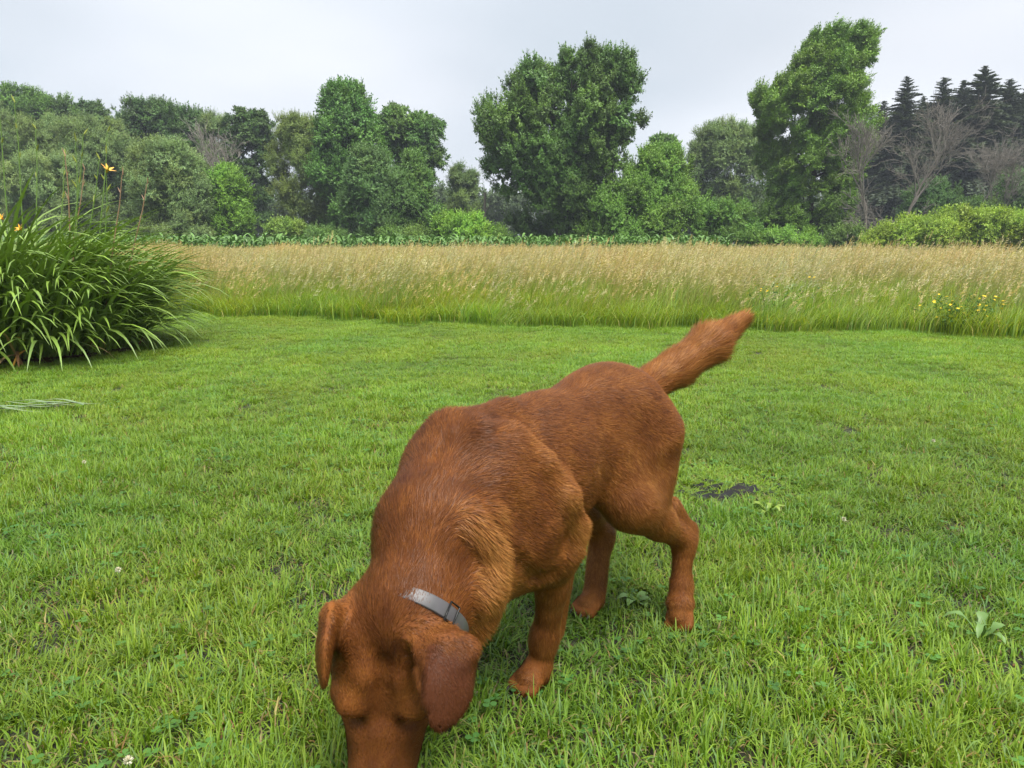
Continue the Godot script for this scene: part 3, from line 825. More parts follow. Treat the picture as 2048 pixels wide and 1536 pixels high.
const SPRUCES := [
	[Vector3(35.07, 0, -68.0), 15.89, 2.11],
	[Vector3(35.16, 0, -72.0), 14.55, 2.06],
	[Vector3(39.92, 0, -74.0), 15.39, 2.12],
	[Vector3(39.53, 0, -70.0), 16.20, 2.34],
	[Vector3(43.11, 0, -73.0), 16.63, 2.27],
	[Vector3(41.88, 0, -68.0), 16.72, 2.76],
	[Vector3(45.55, 0, -70.0), 16.11, 2.51],
	[Vector3(49.86, 0, -74.0), 16.08, 2.48],
	[Vector3(47.82, 0, -69.0), 16.19, 2.64],
	[Vector3(50.66, 0, -70.0), 16.33, 2.84],
	[Vector3(54.31, 0, -72.0), 15.89, 2.92],
	[Vector3(38.91, 0, -77.0), 14.78, 2.39],
	[Vector3(43.53, 0, -79.0), 15.63, 2.64],
	[Vector3(45.10, 0, -78.0), 15.93, 2.42],
	[Vector3(47.62, 0, -79.0), 16.37, 2.64],
	[Vector3(49.41, 0, -78.0), 15.69, 2.61],
	[Vector3(51.65, 0, -78.0), 16.42, 2.61],
	[Vector3(53.40, 0, -78.0), 16.17, 2.80],
	[Vector3(54.66, 0, -77.0), 16.69, 2.76],
]
const BARE := [
	["bare_tree", "grey bare tree with spreading fine twigs at the meadow edge", Vector3(20.34, 0, -42.0), 8.05, -0.87, 1.00],
	["bare_tree", "tall grey bare tree fanning upward before the spruces", Vector3(23.69, 0, -45.0), 9.27, 1.71, 1.00],
	["bare_tree", "slim leaning bare tree before the spruces", Vector3(29.53, 0, -48.0), 7.42, 1.16, 0.45],
	["bare_tree", "slender pale bare tree with drooping twigs at the spruce edge", Vector3(31.50, 0, -48.0), 7.42, 0.33, 0.45],
	["bare_snag", "bare grey snag among the willows and dark maples", Vector3(-19.18, 0, -50.0), 8.33, -0.35, 0.60],
	["bare_snag", "short broken pale trunk beside the big maple", Vector3(-1.73, 0, -46.0), 4.19, 0.06, 0.25],
]
# ---------------------------------------------------------------- trees
var spray_mesh := {}
var leaf_mat: StandardMaterial3D
var bark_mat: StandardMaterial3D

func rnd_dir(rng: RandomNumberGenerator) -> Vector3:
	var z := rng.randf_range(-1.0, 1.0)
	var a := rng.randf() * TAU
	var r := sqrt(1.0 - z * z)
	return Vector3(r * cos(a), z, r * sin(a))

# a twig end with its leaves, about one metre across, growing along +y
func make_spray(kind: String, sd: int) -> ArrayMesh:
	var rng := RandomNumberGenerator.new()
	rng.seed = sd
	var b := Buf.new()
	var twigs := 6
	var per := 13
	var ll := 0.145
	var lw := 0.105
	if kind == "willow":
		twigs = 9
		per = 13
		ll = 0.135
		lw = 0.040
	elif kind == "bush":
		twigs = 7
		per = 12
		ll = 0.12
		lw = 0.075
	elif kind == "wind":
		twigs = 6
		per = 14
		ll = 0.16
		lw = 0.085
	for t in twigs:
		var d := (Vector3(0, 0.9, 0) + rnd_dir(rng) * 0.95).normalized()
		if kind == "wind":
			d = (Vector3(0, 1.3, 0) + rnd_dir(rng) * 0.7).normalized()
		var L := rng.randf_range(0.35, 0.75)
		var p0 := Vector3(rng.randf_range(-0.1, 0.1), -0.15, rng.randf_range(-0.1, 0.1))
		b.tube(PackedVector3Array([p0, p0 + d * L]), PackedFloat32Array([0.012, 0.004]), 3, Color(0.6, 0.5, 0.5))
		for k in per:
			var u := (k + rng.randf()) / per
			var at := p0 + d * L * (0.25 + 0.75 * u)
			var out := (d * 0.6 + rnd_dir(rng)).normalized()
			var nrm := (Vector3(0, 0.8, 0) + d * 0.5 + rnd_dir(rng) * 0.75).normalized()
			out = (out - nrm * out.dot(nrm)).normalized()
			var g := rng.randf_range(0.78, 1.25)
			var y := rng.randf_range(0.9, 1.12)
			b.leaf(at, out, nrm.cross(out), ll * rng.randf_range(0.7, 1.25), lw * rng.randf_range(0.75, 1.2), Color(g * y, g, g * (2.0 - y)))
	return b.mesh()

func env_at(env: Array, h: float) -> Vector2:
	for i in env.size() - 1:
		if h <= env[i + 1][0]:
			var t: float = clampf((h - env[i][0]) / maxf(env[i + 1][0] - env[i][0], 0.01), 0.0, 1.0)
			return Vector2(lerpf(env[i][1], env[i + 1][1], t), lerpf(env[i][2], env[i + 1][2], t))
	return Vector2(env[-1][1], env[-1][2])

func build_tree(row: Array, sd: int) -> Node3D:
	var rng := RandomNumberGenerator.new()
	rng.seed = 1000 + sd * 7
	var env: Array = row[4]
	var lr: float = row[5] * 0.8
	var kind: String = row[6]
	var col: Color = row[7]
	var dens: float = row[8]
	var wind: float = row[9]
	var tr: float = row[10]
	var o := thing(row[0], row[2], row[1], row[13], row[11])
	var top: float = env[-1][0]
	var low: float = env[0][0]
	# lobes fill the crown's outline
	var area := 0.0
	for i in env.size() - 1:
		area += (env[i + 1][0] - env[i][0]) * 0.5 * (env[i][2] - env[i][1] + env[i + 1][2] - env[i + 1][1])
	var lobes := []
	var want := int(area / (lr * lr) * 1.5 * dens) + 5
	var tries := 0
	while lobes.size() < want and tries < want * 30:
		tries += 1
		var h := lerpf(low, top - lr * 0.35, sqrt(rng.randf()) if rng.randf() < 0.35 else rng.randf())
		var e := env_at(env, h)
		var wd := e.y - e.x
		if rng.randf() > wd / (area / (top - low) * 1.3):
			continue
		var mid := (e.x + e.y) * 0.5
		var half := wd * 0.5
		var a := rng.randf() * TAU
		var rr := sqrt(rng.randf_range(0.08, 1.0))
		var r := lr * rng.randf_range(0.55, 1.15)
		r = minf(r, maxf(half * 0.8, 0.3))
		var p := Vector3(mid + cos(a) * rr * maxf(half - r * 0.85, 0.05), h, sin(a) * rr * maxf(half * 0.8 - r * 0.6, 0.05))
		var room := r + minf(0.6, r * 0.7)
		if p.y + room > top:
			p.y = top - room - rng.randf() * rng.randf() * 2.2 * r
		p.y = maxf(p.y, r * 0.45)
		lobes.append([p, r])
	# trunk and limbs
	var wood := Buf.new()
	var e0 := env_at(env, top * 0.9)
	var tip := Vector3((e0.x + e0.y) * 0.45, top * 0.86, 0)
	var pts := PackedVector3Array()
	var rad := PackedFloat32Array()
	for i in 7:
		var u := i / 6.0
		pts.append(Vector3(tip.x * u * u + (rng.randf_range(-0.12, 0.12) if i > 0 else 0.0) * tr * 6.0, tip.y * u - (0.2 if i == 0 else 0.0), rng.randf_range(-0.1, 0.1) * tr * 5.0 * signf(i)))
		rad.append(tr * lerpf(1.15, 0.12, pow(u, 0.8)))
	wood.tube(pts, rad, 7, Color(0.085, 0.07, 0.055))
	var nl := 0
	for lb in lobes:
		nl += 1
		if nl > int(row[12]):
			break
		var c: Vector3 = lb[0]
		var hs := clampf(c.y - Vector2(c.x, c.z).length() * rng.randf_range(0.35, 0.75), top * 0.06, tip.y * 0.95)
		var u := clampf(hs / tip.y, 0.0, 1.0)
		var s := pts[int(u * 6.0)].lerp(pts[mini(int(u * 6.0) + 1, 6)], u * 6.0 - int(u * 6.0))
		var m := s.lerp(c, 0.5) + Vector3(0, -0.08 * c.distance_to(s), 0) + rnd_dir(rng) * 0.15
		var r0 := maxf(tr * 0.42 * (1.0 - u * 0.6), 0.02)
		wood.tube(PackedVector3Array([s, s.lerp(m, 0.55) + rnd_dir(rng) * 0.08, m, c]), PackedFloat32Array([r0, r0 * 0.75, r0 * 0.5, r0 * 0.2]), 5, Color(0.09, 0.075, 0.06))
	inst("trunk", wood.mesh(), bark_mat, o)
	# sprays of leaves over every lobe
	var places := []
	var cols := PackedColorArray()
	for lb in lobes:
		var c: Vector3 = lb[0]
		var r: float = lb[1]
		var tone := rng.randf_range(0.84, 1.18)
		var warm := rng.randf_range(-0.08, 0.1)
		var e := env_at(env, c.y)
		var axis := Vector3((e.x + e.y) * 0.5, minf(c.y, top * 0.55), 0)
		var outw := (c - axis).normalized()
		var cnt := int((7.0 + 15.0 * r * r) * lerpf(1.0, dens, 0.5))
		for k in cnt:
			var d := rnd_dir(rng)
			if d.dot(outw) < -0.25 and rng.randf() < 0.75:
				d = -d
			if d.y < -0.4 and rng.randf() < 0.6:
				d.y = -d.y
			var p := c + d * r * (rng.randf_range(0.45, 1.0) if k % 4 else rng.randf_range(0.1, 0.6))
			if p.y < 0.08:
				p.y = 0.08 + rng.randf() * 0.2
			var y := (d + Vector3(0, 0.55, 0) + rnd_dir(rng) * 0.35).normalized()
			if wind > 0.0:
				y = (y + Vector3(wind * 1.5, 0.35 * wind, 0)).normalized()
			var x := y.cross(rnd_dir(rng)).normalized()
			var sc := rng.randf_range(0.75, 1.2) * lerpf(0.72, 1.0, clampf(r, 0.0, 1.0))
			places.append(Transform3D(Basis(x, y, x.cross(y)) * sc, p))
			var g := tone * rng.randf_range(0.80, 1.20) * 2.4
			cols.append(Color(col.r * g * (1.0 + warm), col.g * g, col.b * g * (1.0 - warm) * 0.56))
		# leaders: shoots that stand out of the lobe
		for k in int(4.0 + 8.0 * r) + (5 if c.y > top * 0.72 else 0):
			var d := (outw * 0.8 + Vector3(0, 0.75, 0) + rnd_dir(rng) * 0.7).normalized()
			var y := (d + Vector3(0, 0.9, 0) + Vector3(wind * 1.6, 0, 0)).normalized()
			var x := y.cross(rnd_dir(rng)).normalized()
			var sc := rng.randf_range(0.45, 0.8) * lerpf(0.72, 1.0, clampf(r, 0.0, 1.0))
			places.append(Transform3D(Basis(x * sc, y * sc * rng.randf_range(1.3, 2.2), x.cross(y) * sc), c + d * r * rng.randf_range(0.85, 1.45) + Vector3(wind * 0.15, 0, 0)))
			var g := tone * rng.randf_range(0.80, 1.20) * 2.4
			cols.append(Color(col.r * g * (1.0 + warm), col.g * g, col.b * g * (1.0 - warm) * 0.56))
	var crown := many("crown", spray_mesh[kind][sd % 3], leaf_mat, places, cols, o)
	return o

# a spruce bough one metre long along +x, with hanging needle fans
func make_bough() -> ArrayMesh:
	var rng := RandomNumberGenerator.new()
	rng.seed = 313
	var b := Buf.new()
	var pts := PackedVector3Array()
	for i in 6:
		var u := i / 5.0
		pts.append(Vector3(u, 0.06 * sin(u * 3.0) - 0.22 * u * u + 0.06 * u * u * u, 0))
	b.tube(pts, PackedFloat32Array([0.02, 0.016, 0.012, 0.01, 0.006, 0.003]), 3, Color(0.9, 0.7, 0.55))
	for k in 120:
		var u := rng.randf_range(0.08, 1.0)
		var at := pts[int(u * 4.99)].lerp(pts[int(u * 4.99) + 1], u * 4.99 - int(u * 4.99))
		var sgn := 1.0 if k % 2 else -1.0
		var d := Vector3(0.55, rng.randf_range(-0.75, 0.1), sgn * rng.randf_range(0.3, 1.0)).normalized()
		var L := rng.randf_range(0.14, 0.30) * (1.15 - 0.55 * u)
		var n := (Vector3(0, 1, 0) + rnd_dir(rng) * 0.6).normalized()
		var ac := n.cross(d).normalized()
		var g := rng.randf_range(0.75, 1.25)
		b.leaf(at, d, ac, L, 0.10 * rng.randf_range(0.7, 1.3), Color(g, g, g))
	return b.mesh()

func build_spruce(row: Array, sd: int, bough: ArrayMesh) -> void:
	var rng := RandomNumberGenerator.new()
	rng.seed = 5000 + sd
	var H: float = row[1]
	var W: float = row[2] * 2.0
	var o := thing("spruce_tree", row[0], "dark spruce with drooping boughs standing in the conifer row", "tree", "dark spruces of the conifer row")
	var b := Buf.new()
	b.tube(PackedVector3Array([Vector3(0, -0.2, 0), Vector3(0, H * 0.5, 0), Vector3(0.1, H * 0.99, 0)]), PackedFloat32Array([0.22, 0.13, 0.015]), 7, Color(0.07, 0.055, 0.045))
	inst("trunk", b.mesh(), bark_mat, o)
	var places := []
	var cols := PackedColorArray()
	var y := H * 0.10
	var a := 0.0
	while y < H * 0.99:
		var u := y / H
		var reach := W * (pow(1.0 - u, 0.78) * 1.1 + 0.03) * (0.9 if u < 0.25 else 1.0) * (1.0 + 0.14 * sin(y * 2.3 + sd))
		a += 2.4 + rng.randf_range(-0.3, 0.3)
		var l2 := reach * rng.randf_range(0.55, 1.2)
		var tilt := lerpf(-0.25, 0.55, pow(u, 2.0)) + rng.randf_range(-0.16, 0.16)
		var bs := Basis(Vector3.UP, a) * Basis(Vector3(0, 0, 1), tilt)
		places.append(Transform3D(bs.scaled_local(Vector3(l2, maxf(l2, 0.7), maxf(l2 * 0.8, 0.35))), Vector3(0, y, 0)))
		var g := rng.randf_range(0.75, 1.3)
		cols.append(Color(0.074 * g, 0.102 * g, 0.056 * g))
		y += lerpf(0.020, 0.034, u) * rng.randf_range(0.7, 1.3)
	many("crown", bough, leaf_mat, places, cols, o)

func twig(b: Buf, p: Vector3, d: Vector3, L: float, r: float, depth: int, rng: RandomNumberGenerator, fan: float) -> void:
	var n := 3
	var pts := PackedVector3Array([p])
	var rad := PackedFloat32Array([r])
	var q := p
	var dd := d
	var g := rng.randf_range(0.85, 1.1)
	for i in n:
		dd = (dd + rnd_dir(rng) * 0.13 + Vector3(0, 0.08 * fan, 0)).normalized()
		q += dd * L / n
		pts.append(q)
		rad.append(lerpf(r, maxf(r * 0.35, 0.009), (i + 1.0) / n))
	b.tube(pts, rad, 5 if depth > 2 else 3, Color(0.27 * g, 0.245 * g, 0.21 * g))
	if depth == 0:
		return
	var kids := 6 if depth == 3 else 4
	for k in kids:
		var u := rng.randf_range(0.25, 1.0)
		var at := pts[int(u * 2.99)].lerp(pts[int(u * 2.99) + 1], u * 2.99 - int(u * 2.99))
		var nd := (dd + rnd_dir(rng) * rng.randf_range(0.45, 1.1)).normalized()
		twig(b, at, nd, L * rng.randf_range(0.5, 0.75), maxf(r * rng.randf_range(0.35, 0.5), 0.010), depth - 1, rng, fan)

func build_bare(row: Array, sd: int) -> void:
	var rng := RandomNumberGenerator.new()
	rng.seed = 900 + sd
	var H: float = row[3]
	var lean: float = row[4]
	var w: float = row[5]
	var o := thing(row[0], row[2], row[1], "tree", "bare grey trees")
	var b := Buf.new()
	if w < 0.3:
		b.tube(PackedVector3Array([Vector3(0, -0.2, 0), Vector3(0.03, H * 0.5, 0.02), Vector3(lean, H, 0)]), PackedFloat32Array([0.13, 0.10, 0.07]), 7, Color(0.24, 0.21, 0.17))
		inst("trunk", b.mesh(), bark_mat, o)
		var st := Buf.new()
		st.tube(PackedVector3Array([Vector3(0.02, H * 0.7, 0), Vector3(0.3, H * 0.8, 0.1), Vector3(0.42, H * 0.92, 0.1)]), PackedFloat32Array([0.035, 0.025, 0.01]), 5, Color(0.24, 0.21, 0.17))
		inst("branch", st.mesh(), bark_mat, o)
		return
	var pts := PackedVector3Array()
	var rad := PackedFloat32Array()
	var tr := 0.125 * w
	for i in 6:
		var u := i / 5.0
		pts.append(Vector3(lean * u * u + (rng.randf_range(-0.1, 0.1) if i else 0.0), H * 0.62 * u - (0.2 if i == 0 else 0.0), rng.randf_range(-0.08, 0.08)))
		rad.append(lerpf(tr, tr * 0.4, u))
	b.tube(pts, rad, 7, Color(0.17, 0.15, 0.125))
	inst("trunk", b.mesh(), bark_mat, o)
	var n := 13 if w > 0.8 else 8
	for k in n:
		var br := Buf.new()
		var u := rng.randf_range(0.12, 1.0) if k > 3 else 1.0
		var at := pts[int(u * 4.99)].lerp(pts[int(u * 4.99) + 1], u * 4.99 - int(u * 4.99))
		var a := rng.randf() * TAU
		var rise := rng.randf_range(1.2, 3.0) if u > 0.45 else rng.randf_range(-0.1, 0.6)
		var d := Vector3(cos(a) + lean * 0.12, rise, sin(a)).normalized()
		twig(br, at, d, H * rng.randf_range(0.19, 0.29) * (0.75 if u < 0.5 else 1.0), tr * 0.4, 3, rng, 1.0 if u > 0.45 else 0.1)
		inst("branch", br.mesh(), bark_mat, o)

func build_trees() -> void:
	for kind in ["maple", "willow", "bush", "wind"]:
		spray_mesh[kind] = [make_spray(kind, 21), make_spray(kind, 45), make_spray(kind, 83)]
	leaf_mat = mat_vc(0.5, 0.45, 0.7)
	bark_mat = mat_vc(0.9, 0.3)
	for i in TREES.size():
		build_tree(TREES[i], i)
	var bough := make_bough()
	for i in SPRUCES.size():
		build_spruce(SPRUCES[i], i, bough)
	for i in BARE.size():
		build_bare(BARE[i], i)
	# the far wood that closes the gaps between the trunks
	var rng := RandomNumberGenerator.new()
	rng.seed = 404
	var places := []
	var cols := PackedColorArray()
	for k in 6800:
		var x := rng.randf_range(-85.0, 85.0)
		var z := rng.randf_range(-96.0, -80.0)
		var top := 7.6 + 2.0 * noise.get_noise_1d(x * 0.12) + (5.0 if x > 38.0 else 0.0) + (2.5 if x < -35.0 else 0.0)
		var y := maxf(0.3, top * sqrt(rng.randf()) - 0.6)
		var up := (Vector3(0, 0.8, 0.4) + rnd_dir(rng) * 0.7).normalized()
		var sx := up.cross(rnd_dir(rng)).normalized()
		places.append(Transform3D(Basis(sx, up, sx.cross(up)) * rng.randf_range(1.6, 2.8), Vector3(x, y, z)))
		var g := rng.randf_range(0.8, 1.2)
		cols.append(Color(0.075 * g, 0.125 * g, 0.036 * g))
	var wood := many("far_wood", spray_mesh["bush"][0], leaf_mat, places, cols, self)
	tag(wood, "dim green far wood closing the gaps between the tree trunks", "wood", "", "stuff")
# ---------------------------------------------------------------- ground, lawn, meadow, corn
const EDGE := [[-30.0, -10.6], [-12.0, -9.8], [-6.47, -9.45], [-4.06, -9.41], [-1.32, -8.5], [0.42, -7.89], [2.02, -7.74], [2.81, -7.55], [3.76, -7.46], [4.95, -6.95], [9.0, -5.9], [20.0, -4.0], [40.0, -2.0]]
var grass_mat: StandardMaterial3D

func edge_z(x: float) -> float:
	for i in EDGE.size() - 1:
		if x <= EDGE[i + 1][0]:
			var t: float = clampf((x - EDGE[i][0]) / (EDGE[i + 1][0] - EDGE[i][0]), 0.0, 1.0)
			return lerpf(EDGE[i][1], EDGE[i + 1][1], t) + 0.20 * noise.get_noise_1d(x * 1.3)
	return -2.0

# one blade: two bends and a point
func blade(b: Buf, p: Vector3, az: float, lean: float, L: float, hw: float, col: Color, tipc: Color, droop: float) -> void:
	var d := Vector3(cos(az), 0, sin(az))
	var s := Vector3(-sin(az), 0, cos(az))
	var base := b.v.size()
	var q := p
	var a := lean * 0.4
	var k := [0.40, 0.35, 0.25]
	var w := [1.0, 0.85, 0.55]
	for i in 3:
		var t := Vector3.UP * cos(a) + d * sin(a)
		var n := Vector3.UP * sin(a) - d * cos(a)
		b.v.append(q - s * hw * w[i])
		b.v.append(q + s * hw * w[i])
		b.n.append((n - s * 0.3).normalized())
		b.n.append((n + s * 0.3).normalized())
		var c := col.lerp(tipc, i / 3.0)
		b.c.append(c)
		b.c.append(c)
		q += t * L * k[i]
		a += lean * 0.6 + droop * (0.5 + i * 0.5)
	b.v.append(q)
	b.n.append(Vector3.UP * sin(a) - d * cos(a))
	b.c.append(tipc)
	b.ix.append_array([base, base + 1, base + 2, base + 1, base + 3, base + 2, base + 2, base + 3, base + 4, base + 3, base + 5, base + 4, base + 4, base + 5, base + 6])

func grass_tone(rng: RandomNumberGenerator) -> Color:
	var r := rng.randf()
	var g := rng.randf_range(0.75, 1.25)
	if r < 0.50:
		return Color(0.128 * g, 0.232 * g, 0.018 * g)
	if r < 0.78:
		return Color(0.185 * g, 0.272 * g, 0.026 * g)
	if r < 0.93:
		return Color(0.115 * g, 0.212 * g, 0.060 * g)
	if r < 0.97:
		return Color(0.30 * g, 0.24 * g, 0.09 * g)
	return Color(0.20 * g, 0.10 * g, 0.04 * g)

func lawn_tile(sd: int, n: int, clover: int, size: float) -> ArrayMesh:
	var rng := RandomNumberGenerator.new()
	rng.seed = sd
	var b := Buf.new()
	var tufts := []
	for i in 26:
		tufts.append([Vector2(rng.randf_range(-0.5, 0.5), rng.randf_range(-0.5, 0.5)) * size, rng.randf_range(0.7, 1.3), rng.randf() * TAU])
	for i in n:
		var t: Array = tufts[rng.randi() % tufts.size()]
		var off := Vector2.from_angle(rng.randf() * TAU) * size * 0.13 * sqrt(rng.randf())
		var p: Vector2 = t[0] + off
		if i % 3 == 0:
			p = Vector2(rng.randf_range(-0.5, 0.5), rng.randf_range(-0.5, 0.5)) * size
		var az: float = off.angle() + rng.randf_range(-0.9, 0.9) if rng.randf() < 0.65 else t[2] + rng.randf_range(-0.6, 0.6)
		var col := grass_tone(rng)
		var dead := col.r > col.g
		var L: float = rng.randf_range(0.024, 0.066) * t[1]
		var lean := rng.randf_range(0.1, 1.15)
		if dead:
			lean = rng.randf_range(0.7, 1.4)
		var tipc := col.lerp(Color(0.22, 0.27, 0.05), 0.35)
		blade(b, Vector3(p.x, -0.006, p.y), az, lean, L, rng.randf_range(0.0010, 0.0025), col, tipc, rng.randf_range(0.0, 0.35))
	for i in 520:
		var p := Vector3(rng.randf_range(-0.5, 0.5) * size, -0.004, rng.randf_range(-0.5, 0.5) * size)
		var col := grass_tone(rng) if i % 4 else Color(0.24, 0.19, 0.09) * rng.randf_range(0.6, 1.2)
		blade(b, p, rng.randf() * TAU, rng.randf_range(0.5, 1.5), rng.randf_range(0.02, 0.045), rng.randf_range(0.0014, 0.0030), col, col, 0.2)
	for i in clover:
		var p := Vector3(rng.randf_range(-0.5, 0.5) * size, rng.randf_range(0.018, 0.045), rng.randf_range(-0.5, 0.5) * size)
		var a0 := rng.randf() * TAU
		var g := rng.randf_range(0.8, 1.2)
		var r := rng.randf_range(0.0045, 0.009)
		for k in 3:
			var a := a0 + TAU * k / 3.0
			var d := Vector3(cos(a), rng.randf_range(-0.1, 0.25), sin(a)).normalized()
			var s := Vector3(-sin(a), 0, cos(a))
			var base := b.v.size()
			var nn := s.cross(d).normalized()
			if nn.y < 0.0:
				nn = -nn
			for q in [[0.0, 0.0], [0.55, -0.52], [1.0, -0.38], [1.08, 0.0], [1.0, 0.38], [0.55, 0.52]]:
				b.v.append(p + d * r * 1.6 * q[0] + s * r * 1.6 * q[1])
				b.n.append(nn)
				b.c.append(Color(0.080 * g, 0.180 * g, 0.035 * g))
			b.ix.append_array([base, base + 1, base + 2, base, base + 2, base + 3, base, base + 3, base + 4, base, base + 4, base + 5])
	return b.mesh()

func meadow_tile(sd: int, size: float, kind: int) -> ArrayMesh:
	var rng := RandomNumberGenerator.new()
	rng.seed = sd
	var b := Buf.new()
	# kind 0: leaves and seed heads; kind 1: leafy tuft for the edge, few heads
	var leaves := 170 if kind == 0 else 300
	for i in leaves:
		var p := Vector3(rng.randf_range(-0.5, 0.5) * size, -0.01, rng.randf_range(-0.5, 0.5) * size)
		var g := rng.randf_range(0.7, 1.3)
		var col := Color(0.195 * g, 0.300 * g, 0.036 * g)
		var r := rng.randf()
		if r > 0.72:
			col = Color(0.105 * g, 0.215 * g, 0.045 * g)
		if r > 0.9:
			col = Color(0.42 * g, 0.38 * g, 0.14 * g)
		var L := rng.randf_range(0.30, 0.62) * (0.82 if kind == 1 else 1.0)
		var az := rng.randf_range(-1.0, 1.0) + (PI if rng.randf() < 0.18 else 0.0)
		if kind == 1 and rng.randf() < 0.4:
			az = rng.randf_range(0.2, 2.6)
		blade(b, p, az, rng.randf_range(0.15, 0.75), L, rng.randf_range(0.0022, 0.0048), col, col.lerp(Color(0.26, 0.29, 0.06), 0.4), rng.randf_range(0.05, 0.45))
	var stems := 74 if kind == 0 else 10
	for i in stems:
		var p := Vector3(rng.randf_range(-0.5, 0.5) * size, 0.0, rng.randf_range(-0.5, 0.5) * size)
		var L := rng.randf_range(0.56, 0.86)
		var az := rng.randf_range(-0.8, 0.8)
		var d := Vector3(cos(az), 0, sin(az))
		var lean := rng.randf_range(0.12, 0.42)
		var m := p + (Vector3.UP * cos(lean * 0.5) + d * sin(lean * 0.5)) * L * 0.6
		var t := m + (Vector3.UP * cos(lean * 1.5) + d * sin(lean * 1.5)) * L * 0.4
		var g := rng.randf_range(0.8, 1.2)
		var sc := Color(0.40 * g, 0.40 * g, 0.13 * g)
		b.tube(PackedVector3Array([p, m, t]), PackedFloat32Array([0.0016, 0.0013, 0.0010]), 3, sc)
		# open seed head: short fine branches
		var hc := Color(0.54 * g, 0.43 * g, 0.26 * g) if rng.randf() < 0.5 else Color(0.55 * g, 0.49 * g, 0.28 * g)
		var dd := (t - m).normalized()
		var hl := rng.randf_range(0.10, 0.17)
		for k in 9:
			var u := k / 9.0
			var at := t - dd * hl * (1.0 - u) + Vector3(0, 0, 0)
			var o := (dd * 0.8 + d * 0.5 + rnd_dir(rng) * 0.75).normalized()
			var sd2 := o.cross(rnd_dir(rng)).normalized()
			var w := 0.0030
			var ln := hl * 0.38 * (1.1 - u * 0.6)
			b.leaf(at, o, sd2, ln, w * 2.0, hc)
	return b.mesh()

func build_ground() -> void:
	grass_mat = mat_vc(0.5, 0.4, 0.9)
	# one sheet of soil and thatch out to the horizon
	var soil := StandardMaterial3D.new()
	var nt := NoiseTexture2D.new()
	nt.width = 1024
	nt.height = 1024
	nt.seamless = true
	var fn := FastNoiseLite.new()
	fn.seed = 3
	fn.frequency = 0.03
	fn.fractal_octaves = 5
	nt.noise = fn
	var ramp := Gradient.new()
	ramp.offsets = PackedFloat32Array([0.25, 0.5, 0.75])
	ramp.colors = PackedColorArray([Color(0.010, 0.010, 0.005).linear_to_srgb(), Color(0.020, 0.022, 0.008).linear_to_srgb(), Color(0.038, 0.034, 0.014).linear_to_srgb()])
	nt.color_ramp = ramp
	soil.albedo_texture = nt
	soil.uv1_triplanar = true
	soil.uv1_world_triplanar = true
	soil.uv1_scale = Vector3(0.9, 0.9, 0.9)
	soil.roughness = 0.95
	var pm := PlaneMesh.new()
	pm.size = Vector2(900, 900)
	var gr := inst("ground", pm, soil, self)
	tag(gr, "dark soil and thatch under the grass", "ground", "", "structure")
	# lawn
	var size := 0.32
	var tiles := []
	for k in 12:
		tiles.append(lawn_tile(50 + k, 1900, [4, 10, 0, 18, 6, 2, 30, 0, 8, 3, 0, 14][k], size))
	var places := []
	var cols := []
	for k in 12:
		places.append([])
		cols.append(PackedColorArray())
	var rng := RandomNumberGenerator.new()
	rng.seed = 17
	var z := 1.2
	while z > -11.5:
		var half := 2.2 + 0.95 * maxf(-z, 0.0)
		var x := -half
		while x < half:
			var px := x + rng.randf_range(-0.05, 0.05)
			var pz := z + rng.randf_range(-0.05, 0.05)
			x += size * 0.80
			if pz < edge_z(px) - 0.15:
				continue
			if in_bed(px, pz):
				continue
			var lown := noise.get_noise_2d(px * 0.55, pz * 0.55)
			var mid := noise_b.get_noise_2d(px * 1.7 + 30.0, pz * 1.7)
			var mud := Vector2((px - 0.74) / 0.34, (pz + 2.42) / 0.26).length()
			var hgt := (0.95 + 0.35 * lown + 0.3 * mid) * rng.randf_range(0.9, 1.1)
			# the mower has left the farther lawn shorter
			hgt *= lerpf(1.0, 0.62, smoothstep(-1.5, -5.0, pz))
			if mud < 1.0:
				hgt *= 0.44
			var k := rng.randi() % 12
			var bs := Basis(Vector3.UP, rng.randf() * TAU).scaled_local(Vector3(1.0, maxf(hgt, 0.35), 1.0))
			places[k].append(Transform3D(bs, Vector3(px, 0, pz)))
			var tone := 1.14 + 0.16 * smoothstep(-2.0, -5.0, pz) + 0.26 * lown + 0.20 * mid + rng.randf_range(-0.06, 0.06)
			var yel := 0.20 * noise.get_noise_2d(px * 0.8 + 60.0, pz * 0.8) - 0.05 + 0.02 * smoothstep(-2.0, -6.0, pz)
			if mud < 1.0:
				yel += 0.1
			cols[k].append(Color(tone * (1.0 + yel), tone, tone * (1.0 - yel)))
		z -= size * 0.80
	for k in 12:
		var o := many("lawn_grass", tiles[k], grass_mat, places[k], cols[k], self)
		o.name = numbered("lawn_grass") if k == 0 else numbered("lawn_grass")
		tag(o, "mown green lawn grass with clover between the blades", "grass", "mown lawn", "stuff")
	build_meadow()
	build_corn()

func in_bed(x: float, z: float) -> bool:
	return Vector2((x + 4.22) / 1.0, (z + 6.0) / 0.86).length() < 1.0 + 0.06 * noise.get_noise_2d(x * 4.0, z * 4.0)

